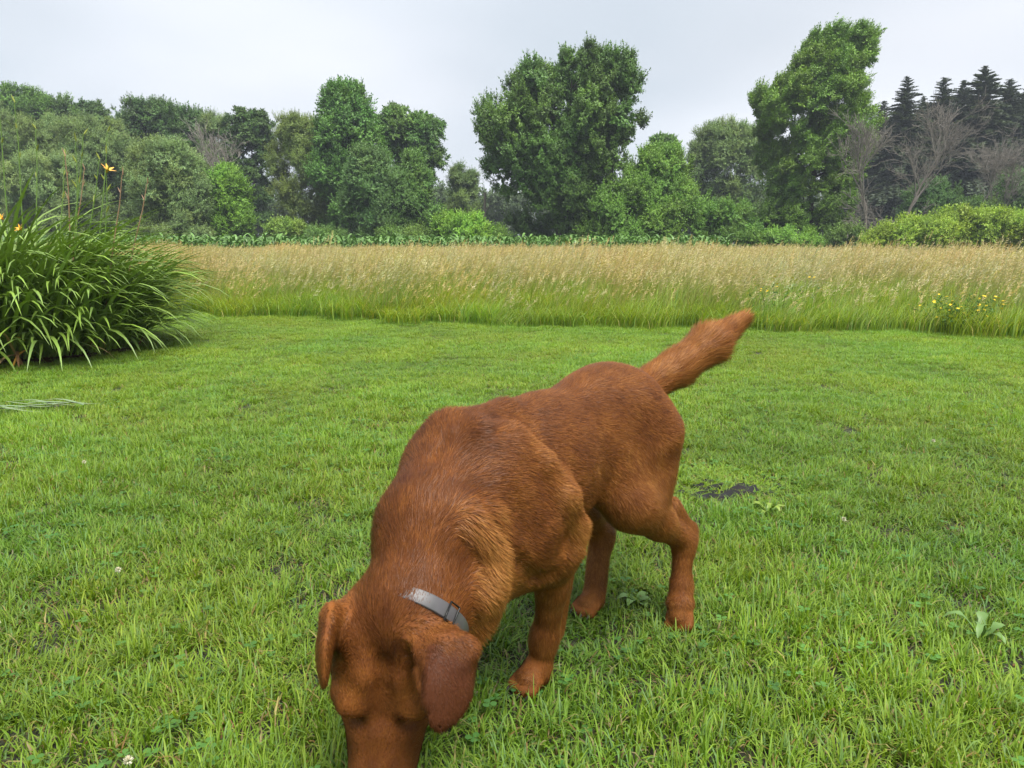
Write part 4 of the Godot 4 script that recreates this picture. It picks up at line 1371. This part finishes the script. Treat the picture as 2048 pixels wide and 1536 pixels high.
func build_meadow() -> void:
	var rng := RandomNumberGenerator.new()
	rng.seed = 23
	var size := 0.6
	var tiles := []
	for k in 6:
		tiles.append(meadow_tile(300 + k, size, 0))
	for k in 4:
		tiles.append(meadow_tile(400 + k, size * 0.8, 1))
	var places := []
	var cols := []
	for k in 10:
		places.append([])
		cols.append(PackedColorArray())
	var x := -32.0
	while x < 36.0:
		var ez := edge_z(x)
		var z := ez - 0.05
		var row := 0
		while z > -27.5:
			if absf(x) > 3.5 - z * 0.95:
				break
			var px := x + rng.randf_range(-0.15, 0.15)
			var pz := z + rng.randf_range(-0.15, 0.15)
			var lown := noise.get_noise_2d(px * 0.30, pz * 0.30)
			var mid := noise_b.get_noise_2d(px * 0.9, pz * 0.9)
			var fill := 1.0
			var k := rng.randi() % 6
			var depth := ez - pz
			if depth < 0.5 or rng.randf() > 0.06 + depth * 0.11:
				k = 6 + rng.randi() % 4
			var hgt := (1.0 + 0.16 * lown + 0.20 * mid) * rng.randf_range(0.92, 1.08)
			if k >= 6:
				hgt *= lerpf(0.62, 1.05, clampf(depth / 2.5, 0.0, 1.0)) * rng.randf_range(0.8, 1.15)
			var bs := Basis(Vector3.UP, rng.randf_range(-0.45, 0.45)).scaled_local(Vector3(1, hgt, 1))
			places[k].append(Transform3D(bs, Vector3(px, 0, pz)))
			var tone := 1.22 + 0.14 * mid + rng.randf_range(-0.07, 0.07)
			var warm := 0.14 * lown + rng.randf_range(-0.05, 0.05)
			if k >= 6:
				var blue := noise.get_noise_2d(px * 0.5 + 90.0, pz * 0.5)
				cols[k].append(Color(tone * (1.0 - 0.25 * blue), tone, tone * (1.0 + 0.4 * blue)))
			else:
				cols[k].append(Color(tone * (1.0 + warm), tone, tone * (1.0 - 0.5 * warm)))
			z -= size * (0.55 if row < 6 else 0.8)
			row += 1
		x += size * 0.62
	for k in 10:
		var o := many("meadow_grass", tiles[k], grass_mat, places[k], cols[k], self)
		o.name = numbered("meadow_grass")
		if k < 6:
			tag(o, "tall meadow grass with tan seed heads bent by the wind", "grass", "tall meadow", "stuff")
		else:
			tag(o, "leafy green tufts at the foot of the tall meadow", "grass", "meadow edge", "stuff")

func corn_mesh(sd: int) -> Array:
	var rng := RandomNumberGenerator.new()
	rng.seed = sd
	var stalk := Buf.new()
	stalk.tube(PackedVector3Array([Vector3(0, -0.05, 0), Vector3(0.01, 0.5, 0), Vector3(0.0, 0.95, 0.01)]), PackedFloat32Array([0.016, 0.013, 0.006]), 6, Color(0.10, 0.19, 0.05))
	var lv := Buf.new()
	var plane := rng.randf() * PI
	for k in 9:
		var az := plane + (PI if k % 2 else 0.0) + rng.randf_range(-0.5, 0.5)
		var d := Vector3(cos(az), 0, sin(az))
		var s := Vector3(-sin(az), 0, cos(az))
		var y := 0.18 + 0.085 * k
		var L := rng.randf_range(0.55, 0.75) * (1.0 if k < 6 else 0.85)
		var pts := PackedVector3Array()
		var hw := PackedFloat32Array()
		var sides := PackedVector3Array()
		var a := rng.randf_range(0.25, 0.5)
		var q := Vector3(0, y, 0)
		for i in 7:
			var u := i / 6.0
			pts.append(q)
			hw.append(0.038 * (0.55 + 0.9 * u) * (1.0 - pow(u, 3.0)) + 0.002)
			var tw := 0.5 * sin(u * 3.0 + k)
			sides.append((s + Vector3(0, tw * 0.5, 0)).normalized())
			q += (Vector3.UP * cos(a) + d * sin(a)) * L / 6.0
			a += rng.randf_range(0.25, 0.42)
		var g := rng.randf_range(0.85, 1.15)
		lv.strip(pts, hw, sides, Color(0.085 * g, 0.190 * g, 0.028 * g), Color(0.135 * g, 0.260 * g, 0.045 * g), 0.25)
	return [stalk.mesh(), lv.mesh()]

func build_corn() -> void:
	var rng := RandomNumberGenerator.new()
	rng.seed = 61
	var cm := mat_vc(0.38, 0.5, 0.4)
	var kinds := []
	for k in 4:
		kinds.append(corn_mesh(700 + k))
	var protos := []
	var rest := []
	var rcol := []
	for k in 4:
		rest.append([])
		rcol.append(PackedColorArray())
	for row in 14:
		var zr := -28.2 - row * 0.76
		var x := -34.0
		while x < 8.2 + row * 0.05:
			x += rng.randf_range(0.16, 0.24)
			var k := rng.randi() % 4
			var sc := rng.randf_range(0.98, 1.28)
			var at := Vector3(x, 0, zr + rng.randf_range(-0.05, 0.05) + 0.02 * x)
			var turn := rng.randf() * TAU
			if row < 1 and x > -14.6:
				var o: Node3D
				if protos.size() <= k or protos[k] == null:
					while protos.size() <= k:
						protos.append(null)
					o = thing("corn_plant", at, "young corn plant in the front row along the meadow", "corn", "front row of corn")
					inst("stalk", kinds[k][0], cm, o)
					inst("leaves", kinds[k][1], cm, o)
					protos[k] = o
				else:
					o = protos[k].duplicate()
					o.name = numbered("corn_plant")
					add_child(o)
				o.position = at
				o.rotation.y = turn
				o.scale = Vector3.ONE * sc
			else:
				rest[k].append(Transform3D(Basis(Vector3.UP, turn) * sc, at))
				rcol[k].append(Color(1, 1, 1))
	for k in 4:
		var both := Buf.new()
		for part in 2:
			var a: Array = kinds[k][part].surface_get_arrays(0)
			var base := both.v.size()
			both.v.append_array(a[Mesh.ARRAY_VERTEX])
			both.n.append_array(a[Mesh.ARRAY_NORMAL])
			both.c.append_array(a[Mesh.ARRAY_COLOR])
			for i in a[Mesh.ARRAY_INDEX]:
				both.ix.append(base + i)
		var o := many("corn_field", both.mesh(), cm, rest[k], rcol[k], self)
		o.name = numbered("corn_field")
		tag(o, "dense strip of young corn behind its front row", "corn", "corn behind the front row", "stuff")
# ---------------------------------------------------------------- the daylily clump in its bed
const BED := Vector3(-4.22, 0, -6.0)

func lily_leaf(sd: int) -> ArrayMesh:
	var rng := RandomNumberGenerator.new()
	rng.seed = sd
	var b := Buf.new()
	var pts := PackedVector3Array()
	var hw := PackedFloat32Array()
	var sides := PackedVector3Array()
	var a := rng.randf_range(0.02, 0.30)
	var bend := rng.randf_range(1.3, 2.7)
	var q := Vector3(0, 0, 0)
	var n := 10
	var tw := rng.randf_range(-0.5, 0.5)
	for i in n:
		var u := float(i) / (n - 1)
		pts.append(q)
		hw.append(0.0105 * (0.8 + 0.5 * sin(u * 2.6)) * (1.0 - pow(u, 4.0)) + 0.0006)
		sides.append(Vector3(0, sin(tw * u) * 0.6, cos(tw * u)).normalized())
		q += Vector3(sin(a), cos(a), rng.randf_range(-0.06, 0.06)) / (n - 1)
		a += bend * (0.25 + 1.5 * u * (1.15 - 0.6 * u)) / (n - 1)
	var g := 1.0
	b.strip(pts, hw, sides, Color(0.95 * g, 0.95 * g, 0.8 * g), Color(1.08 * g, 1.04 * g, 1.1 * g), 0.35)
	return b.mesh()

func build_bed() -> void:
	var rng := RandomNumberGenerator.new()
	rng.seed = 88
	# low mound of brown litter
	var mound := Buf.new()
	var rings := 9
	var seg := 40
	for i in rings + 1:
		for k in seg:
			var u := float(i) / rings
			var a := TAU * k / seg
			var x := cos(a) * 1.12 * u
			var z := sin(a) * 0.98 * u
			var y := 0.10 * (1.0 - u * u) + 0.03 * noise.get_noise_2d(x * 6.0, z * 6.0) - 0.012 * u
			mound.v.append(Vector3(x, y, z))
			mound.n.append(Vector3(x * 0.15, 1, z * 0.15).normalized())
			var g := 1.0 + 0.5 * noise_b.get_noise_2d(x * 22.0, z * 22.0)
			mound.c.append(Color(0.060 * g, 0.030 * g, 0.016 * g))
	for i in rings:
		for k in seg:
			var p := i * seg + k
			var q := i * seg + (k + 1) % seg
			mound.ix.append_array([p, p + seg, q, q, p + seg, q + seg])
	var bed := inst("flower_bed", mound.mesh(), mat_vc(0.95, 0.2), self)
	bed.position = BED
	tag(bed, "low mound of brown leaf litter under the daylilies", "flower bed", "", "structure")
	var clump := thing("daylily_clump", BED, "big arching clump of daylily leaves with tall bud stalks", "plant")
	var shapes := []
	for k in 12:
		shapes.append(lily_leaf(1200 + k))
	var lm := mat_vc(0.42, 0.5, 0.45)
	var tints := []
	for k in 7:
		var m := lm.duplicate()
		var g := 0.72 + 0.10 * k
		m.albedo_color = Color(0.175 * g, 0.275 * g, (0.038 + 0.012 * (k % 3)) * g).linear_to_srgb()
		tints.append(m)
	var all := []
	for i in 2300:
		var a := rng.randf() * TAU
		var r := sqrt(rng.randf())
		var root := Vector3(cos(a) * r * 1.0, 0.03 + 0.06 * (1.0 - r), sin(a) * r * 0.85)
		var az := a + rng.randfn(0.0, 0.95)
		var d := Vector3(cos(az), 0, sin(az))
		# the wind lays them over towards the lawn
		d = (d + Vector3(0.12, 0, 0.0)).normalized()
		var L := rng.randf_range(1.05, 1.85) * (1.0 - 0.34 * r)
		var tilt := rng.randf_range(0.0, 0.18) + r * rng.randf_range(0.0, 0.42)
		var bs := Basis(Vector3.UP, atan2(-d.z, d.x)) * Basis(Vector3(0, 0, 1), -tilt)
		var wd := rng.randf_range(0.75, 1.25)
		var tr := Transform3D(bs.scaled_local(Vector3(L, L, wd)), root)
		# how much of it shows from the lawn side
		var tip := tr * Vector3(0.6, 0.6, 0)
		all.append([tip.z * 1.0 + tip.x * 0.5 + tip.y * 0.8, tr, rng.randi() % 12, rng.randi() % 7])
	for i in 650:
		var a := rng.randf() * TAU
		var root := Vector3(cos(a) * rng.randf_range(0.75, 1.02), 0.03, sin(a) * rng.randf_range(0.65, 0.88))
		var az := a + rng.randfn(0.0, 0.6)
		var bs := Basis(Vector3.UP, -az) * Basis(Vector3(0, 0, 1), -rng.randf_range(0.25, 0.85))
		var L := rng.randf_range(0.5, 1.0)
		var tr := Transform3D(bs.scaled_local(Vector3(L, L, rng.randf_range(0.7, 1.2))), root)
		var tip := tr * Vector3(0.6, 0.6, 0)
		all.append([tip.z * 1.0 + tip.x * 0.5 + tip.y * 0.8, tr, rng.randi() % 12, rng.randi() % 7])
	all.sort_custom(func(p, q): return p[0] > q[0])
	var rest := []
	var rcol := []
	for k in 12:
		rest.append([])
		rcol.append(PackedColorArray())
	for i in all.size():
		var e: Array = all[i]
		if i < 290:
			var o := inst("leaf", shapes[e[2]], tints[e[3]], clump)
			o.transform = e[1]
		else:
			var g: float = 0.72 + 0.10 * e[3]
			rest[e[2]].append(e[1])
			rcol[e[2]].append(Color(0.175 * g, 0.275 * g, (0.038 + 0.012 * (e[3] % 3)) * g))
	for k in 12:
		many("foliage", shapes[k], lm, rest[k], rcol[k], clump)
	# yellowed and withered leaves near the ground
	var dry := [Color(0.50, 0.27, 0.03), Color(0.26, 0.13, 0.05), Color(0.20, 0.085, 0.035), Color(0.34, 0.24, 0.10)]
	var dm := []
	for c in dry:
		var m := lm.duplicate()
		m.albedo_color = c.linear_to_srgb()
		m.roughness = 0.7
		dm.append(m)
	for i in 60:
		var a := rng.randf_range(-0.5, 2.8)
		var root := Vector3(cos(a) * rng.randf_range(0.7, 1.1), 0.04, sin(a) * rng.randf_range(0.55, 0.95))
		var bs := Basis(Vector3.UP, -a + rng.randfn(0.0, 0.7)) * Basis(Vector3(0, 0, 1), -rng.randf_range(0.35, 1.25))
		var L := rng.randf_range(0.3, 0.62)
		var o := inst("withered_leaf", shapes[rng.randi() % 12], dm[(0 if i % 9 == 0 else 1 + rng.randi() % 3)], clump)
		o.transform = Transform3D(bs.scaled_local(Vector3(L, L, rng.randf_range(0.5, 1.1))), root)
	# flower stalks: top position, dryness
	var tops := [[-4.42, 1.98, 0], [-4.34, 1.86, 0], [-4.18, 2.02, 0], [-4.10, 1.72, 0], [-4.03, 1.86, 0], [-3.88, 1.50, 0], [-3.69, 1.60, 0], [-3.53, 1.70, 0], [-3.50, 1.62, 0], [-3.36, 1.34, 2], [-3.74, 1.40, 1], [-3.66, 1.46, 1], [-3.18, 1.28, 1], [-3.22, 1.32, 1], [-4.6, 1.9, 0], [-4.85, 1.75, 0], [-3.42, 1.44, 0]]
	var sm := mat_vc(0.5, 0.4, 0.2)
	var bm := plain_mat(Color(0.20, 0.26, 0.05), 0.5)
	for k in tops.size():
		var t: Array = tops[k]
		var top := Vector3(t[0] + 0.22, t[1] + 0.08, -5.95 + rng.randf_range(-0.25, 0.2)) - BED
		var root := Vector3(top.x * 0.75 - 0.05, 0.05, top.z * 0.6)
		var m := root.lerp(top, 0.6) + Vector3(rng.randf_range(-0.05, 0.05), 0, 0)
		var col := Color(0.14, 0.235, 0.05) if t[2] != 1 else Color(0.30, 0.19, 0.11)
		var b := Buf.new()
		b.tube(PackedVector3Array([root, root.lerp(m, 0.5), m, m.lerp(top, 0.6) + Vector3(0.01, 0, 0), top]), PackedFloat32Array([0.0062, 0.0058, 0.005, 0.004, 0.003]), 6, col)
		var st := inst("flower_stalk", b.mesh(), sm, clump)
		for q in 3:
			# short side branches with buds, seed pods or withered flowers
			var at := m.lerp(top, [0.45, 0.75, 1.0][q]) + Vector3(0.006, 0, 0)
			var d := Vector3(rng.randf_range(-0.6, 0.7), 1.0, rng.randf_range(-0.5, 0.5)).normalized()
			var L := rng.randf_range(0.04, 0.075)
			var f := Buf.new()
			f.tube(PackedVector3Array([at, at + d * L * 0.35, at + d * L * 0.7, at + d * L]), PackedFloat32Array([0.003, 0.0075 if t[2] != 1 else 0.004, 0.006 if t[2] != 1 else 0.003, 0.001]), 6, Color(0.24, 0.28, 0.05) if t[2] != 1 else Color(0.34, 0.20, 0.12))
			inst("bud", f.mesh(), sm, st)
		if t[2] == 2:
			lily_flower(top, Vector3(0.55, 0.8, 0.2), st, sm, Color(0.72, 0.42, 0.06), 0.075)
	# orange blooms sunk among the leaves
	for p in [Vector3(-4.02, 1.10, -5.6), Vector3(-3.88, 1.06, -5.65), Vector3(-4.15, 1.05, -5.6), Vector3(-3.72, 0.98, -5.6)]:
		lily_flower(p - BED, Vector3(rng.randf_range(-0.4, 0.4), 0.6, 0.7), clump, sm, Color(0.78, 0.40, 0.03), 0.05)
	lying_leaves()
	small_plants()

func lily_flower(at: Vector3, dir: Vector3, parent: Node3D, m: Material, col: Color, L: float) -> void:
	var d := dir.normalized()
	var s := d.cross(Vector3(0.2, 0.1, 1)).normalized()
	var t := d.cross(s)
	var b := Buf.new()
	for k in 6:
		var a := TAU * k / 6.0 + 0.3
		var o := s * cos(a) + t * sin(a)
		var pts := PackedVector3Array()
		var hw := PackedFloat32Array()
		var sd := PackedVector3Array()
		for i in 5:
			var u := i / 4.0
			pts.append(at + d * L * (u - 0.35 * u * u) + o * L * 0.75 * u * u)
			hw.append(L * 0.13 * sin(0.35 + u * 2.6) + 0.0008)
			sd.append(d.cross(o).normalized())
		var c := col if k % 3 else col.lerp(Color(0.70, 0.30, 0.12), 0.5)
		b.strip(pts, hw, sd, col, c, 0.2)
	inst("flower", b.mesh(), m, parent)

# long cut leaves lying on the lawn beside the bed
func lying_leaves() -> void:
	var rng := RandomNumberGenerator.new()
	rng.seed = 505
	var o := thing("cut_leaves", Vector3(-2.52, 0.045, -3.68), "little pile of cut pale green leaves lying on the lawn", "leaves")
	var m := mat_vc(0.5, 0.4, 0.3)
	for k in 9:
		var b := Buf.new()
		var a := rng.randf_range(-0.35, 0.35) + (PI if k % 3 == 0 else 0.0)
		var d := Vector3(cos(a), 0, sin(a))
		var s := Vector3(-sin(a), 0, cos(a))
		var p := Vector3(rng.randf_range(-0.15, 0.15), 0, rng.randf_range(-0.07, 0.07))
		var pts := PackedVector3Array()
		var hw := PackedFloat32Array()
		var sd := PackedVector3Array()
		for i in 6:
			var u := i / 5.0
			pts.append(p + d * (u - 0.4) * 0.34 + Vector3(0, 0.012 * sin(u * 4.0 + k), 0) + s * 0.03 * sin(u * 2.0 + k))
			hw.append(0.008 * (1.0 - pow(u, 3.0)) + 0.001)
			sd.append(s)
		b.strip(pts, hw, sd, Color(0.17, 0.25, 0.13), Color(0.22, 0.27, 0.15), 0.3)
		inst("leaf", b.mesh(), m, o)

func leafy_weed(called: String, at: Vector3, label: String, n: int, L: float, w: float, rise: float, col: Color, sd: int) -> void:
	var rng := RandomNumberGenerator.new()
	rng.seed = sd
	var o := thing(called, at, label, "weed", "broad leaved weeds in the lawn")
	var m := mat_vc(0.5, 0.45, 0.4)
	for k in n:
		var a := TAU * k / n + rng.randf_range(-0.3, 0.3)
		var d := Vector3(cos(a), 0, sin(a))
		var s := Vector3(-sin(a), 0, cos(a))
		var b := Buf.new()
		var pts := PackedVector3Array()
		var hw := PackedFloat32Array()
		var sds := PackedVector3Array()
		var l := L * rng.randf_range(0.7, 1.15)
		var rs := rise * rng.randf_range(0.6, 1.3)
		for i in 8:
			var u := i / 7.0
			pts.append(d * l * u + Vector3(0, rs * l * sin(u * 2.3), 0))
			var tooth := 1.0 if called == "plantain" else (0.62 if i % 2 else 1.1)
			hw.append(w * sin(minf(0.25 + u * 2.9, 3.1)) * (0.5 + 0.6 * u) * tooth + 0.0006)
			sds.append(s)
		var g := rng.randf_range(0.85, 1.15)
		b.strip(pts, hw, sds, Color(col.r * g, col.g * g, col.b * g), Color(col.r * g * 1.15, col.g * g * 1.05, col.b * g), 0.3)
		inst("leaf", b.mesh(), m, o)

func small_plants() -> void:
	var pale := Color(0.10, 0.19, 0.05)
	leafy_weed("dandelion", Vector3(1.02, 0.0, -1.44), "pale dandelion rosette with upright toothed leaves", 5, 0.075, 0.013, 0.75, pale, 1)
	leafy_weed("plantain", Vector3(0.72, 0.0, -0.98), "plantain with broad pale oval leaves in the lawn beside the dog", 6, 0.055, 0.012, 0.45, pale, 2)
	leafy_weed("dandelion", Vector3(0.83, 0.0, -2.22), "yellowish dandelion beside the bare soil patch", 6, 0.06, 0.011, 0.6, Color(0.17, 0.26, 0.035), 3)
	leafy_weed("plantain", Vector3(0.30, 0.0, -1.62), "small round leaved plantain between the dog's hind legs", 6, 0.045, 0.013, 0.45, Color(0.11, 0.22, 0.05), 4)
	leafy_weed("plantain", Vector3(-0.75, 0.0, -0.98), "dark green plantain in the long lawn grass", 5, 0.06, 0.014, 0.5, Color(0.07, 0.16, 0.03), 6)
	# white clover heads
	var rng := RandomNumberGenerator.new()
	rng.seed = 71
	var cm := mat_vc(0.8, 0.3)
	var hb := Buf.new()
	for k in 40:
		var d := (rnd_dir(rng) + Vector3(0, 0.35, 0)).normalized()
		var s := d.cross(rnd_dir(rng)).normalized()
		hb.leaf(d * 0.002, (d + Vector3(0, 0.4, 0)).normalized(), s, 0.0095, 0.004, Color(0.60, 0.58, 0.42) if k % 5 else Color(0.42, 0.32, 0.18))
	var sb := Buf.new()
	sb.tube(PackedVector3Array([Vector3(0, -0.07, 0), Vector3(0.002, -0.03, 0), Vector3(0, 0, 0)]), PackedFloat32Array([0.0009, 0.0008, 0.0008]), 4, Color(0.12, 0.2, 0.05))
	var hm := hb.mesh()
	var stm := sb.mesh()
	for p in [[-0.98, -1.68], [-1.1, -1.42], [-0.36, -2.05], [-0.60, -1.00], [1.75, -2.9], [0.98, -2.02], [-0.25, -3.1], [-1.6, -2.6]]:
		var o := thing("clover_flower", Vector3(p[0], 0.062, p[1]), "tiny cream white clover head in the lawn", "flower", "white clover heads in the lawn")
		inst("bloom", hm, cm, o).scale = Vector3.ONE * 0.75
		inst("stem", stm, cm, o)
	soil_patch()
	wildflowers()

# bare wet soil where the turf is worn through
func soil_patch() -> void:
	var rng := RandomNumberGenerator.new()
	rng.seed = 909
	var o := thing("soil_patch", Vector3(0.74, 0, -2.42), "patch of bare wet black soil worn through the lawn", "soil")
	var m := mat_vc(0.85, 0.4)
	var sheet := Buf.new()
	var N := 26
	for j in N + 1:
		for i in N + 1:
			var x := (i / float(N) - 0.5) * 0.78
			var z := (j / float(N) - 0.5) * 0.60
			var r := Vector2(x / 0.37, z / 0.28).length() + 0.25 * noise.get_noise_2d(x * 9.0, z * 9.0)
			sheet.v.append(Vector3(x, 0.011 - 0.05 * smoothstep(0.35, 0.8, r + 0.9 * absf(noise_b.get_noise_2d(x * 7.0 + 8.0, z * 7.0))) + 0.034 * noise.get_noise_2d(x * 34.0, z * 34.0), z))
			sheet.n.append((Vector3.UP + rnd_dir(rng) * 0.35).normalized())
			var g := 1.0 + 0.5 * noise_b.get_noise_2d(x * 60.0, z * 60.0)
			sheet.c.append(Color(0.016 * g, 0.015 * g, 0.015 * g))
	for j in N:
		for i in N:
			var a := j * (N + 1) + i
			sheet.ix.append_array([a, a + 1, a + N + 1, a + 1, a + N + 2, a + N + 1])
	inst("soil", sheet.mesh(), m, o)
	for k in 11:
		var b := Buf.new()
		var r := rng.randf_range(0.006, 0.013)
		for i in 7:
			for q in 9:
				var th := PI * i / 6.0
				var ph := TAU * q / 8.0
				var d := Vector3(sin(th) * cos(ph), cos(th), sin(th) * sin(ph))
				var rr := r * (1.0 + 0.9 * noise.get_noise_3dv(d * 2.6 + Vector3(k * 5.0, 0, 0)))
				b.v.append(d * rr * Vector3(1.2, 0.7, 1.0))
				b.n.append(d)
				b.c.append(Color(0.018, 0.017, 0.018) * (0.7 + 0.6 * rng.randf()))
		for i in 6:
			for q in 8:
				var a := i * 9 + q
				b.ix.append_array([a, a + 1, a + 9, a + 1, a + 10, a + 9])
		var c := inst("clod", b.mesh(), m, o)
		var an := rng.randf() * TAU
		var rd := sqrt(rng.randf())
		c.position = Vector3(cos(an) * rd * 0.26, 0.006, sin(an) * rd * 0.16)

# yellow flowers leaning out of the meadow edge
func wildflowers() -> void:
	var rng := RandomNumberGenerator.new()
	rng.seed = 640
	var pm := Buf.new()
	for k in 5:
		var a := TAU * k / 5.0
		var d := Vector3(cos(a), 0.35, sin(a)).normalized()
		pm.leaf(Vector3.ZERO, d, Vector3(-sin(a), 0, cos(a)), 0.014, 0.014, Color(0.78, 0.55, 0.02))
	var petals := pm.mesh()
	var gm := mat_vc(0.55, 0.4, 0.3)
	for c in [[Vector3(4.45, 0, -7.28), 0.40, 60, "yellow flowered bushy plant leaning out of the meadow edge"], [Vector3(2.95, 0, -8.2), 0.55, 14, "small sparse yellow flowered plant deeper in the meadow edge"]]:
		var o := thing("wildflower_plant", c[0], c[3], "wildflower")
		for k in int(c[2]):
			var top := Vector3(rng.randfn(0.0, 0.24), c[1] * rng.randf_range(0.45, 1.0), rng.randfn(0.12, 0.14))
			var root := Vector3(top.x * 0.35, 0, top.z * 0.3)
			var b := Buf.new()
			b.tube(PackedVector3Array([root, root.lerp(top, 0.6) + Vector3(0, 0.04, 0), top]), PackedFloat32Array([0.0022, 0.0018, 0.001]), 4, Color(0.10, 0.19, 0.04))
			for q in 9:
				var u := rng.randf_range(0.25, 0.95)
				var d := (rnd_dir(rng) + Vector3(0, 0.3, 0)).normalized()
				b.leaf(root.lerp(top, u) + Vector3(0, 0.03, 0), d, d.cross(rnd_dir(rng)).normalized(), 0.04, 0.012, Color(0.075, 0.17, 0.035))
			inst("stem", b.mesh(), gm, o)
			var f := inst("flower", petals, gm, o)
			f.position = top
			f.rotation = Vector3(rng.randf_range(-0.3, 0.8), rng.randf() * TAU, rng.randf_range(-0.4, 0.4))
			f.scale = Vector3.ONE * rng.randf_range(0.9, 1.4)
func build_all() -> void:
	var t0 := Time.get_ticks_msec()
	build_ground()
	print("ground ", Time.get_ticks_msec() - t0)
	build_trees()
	print("trees ", Time.get_ticks_msec() - t0)
	build_bed()
	build_dog()
	print("dog ", Time.get_ticks_msec() - t0)
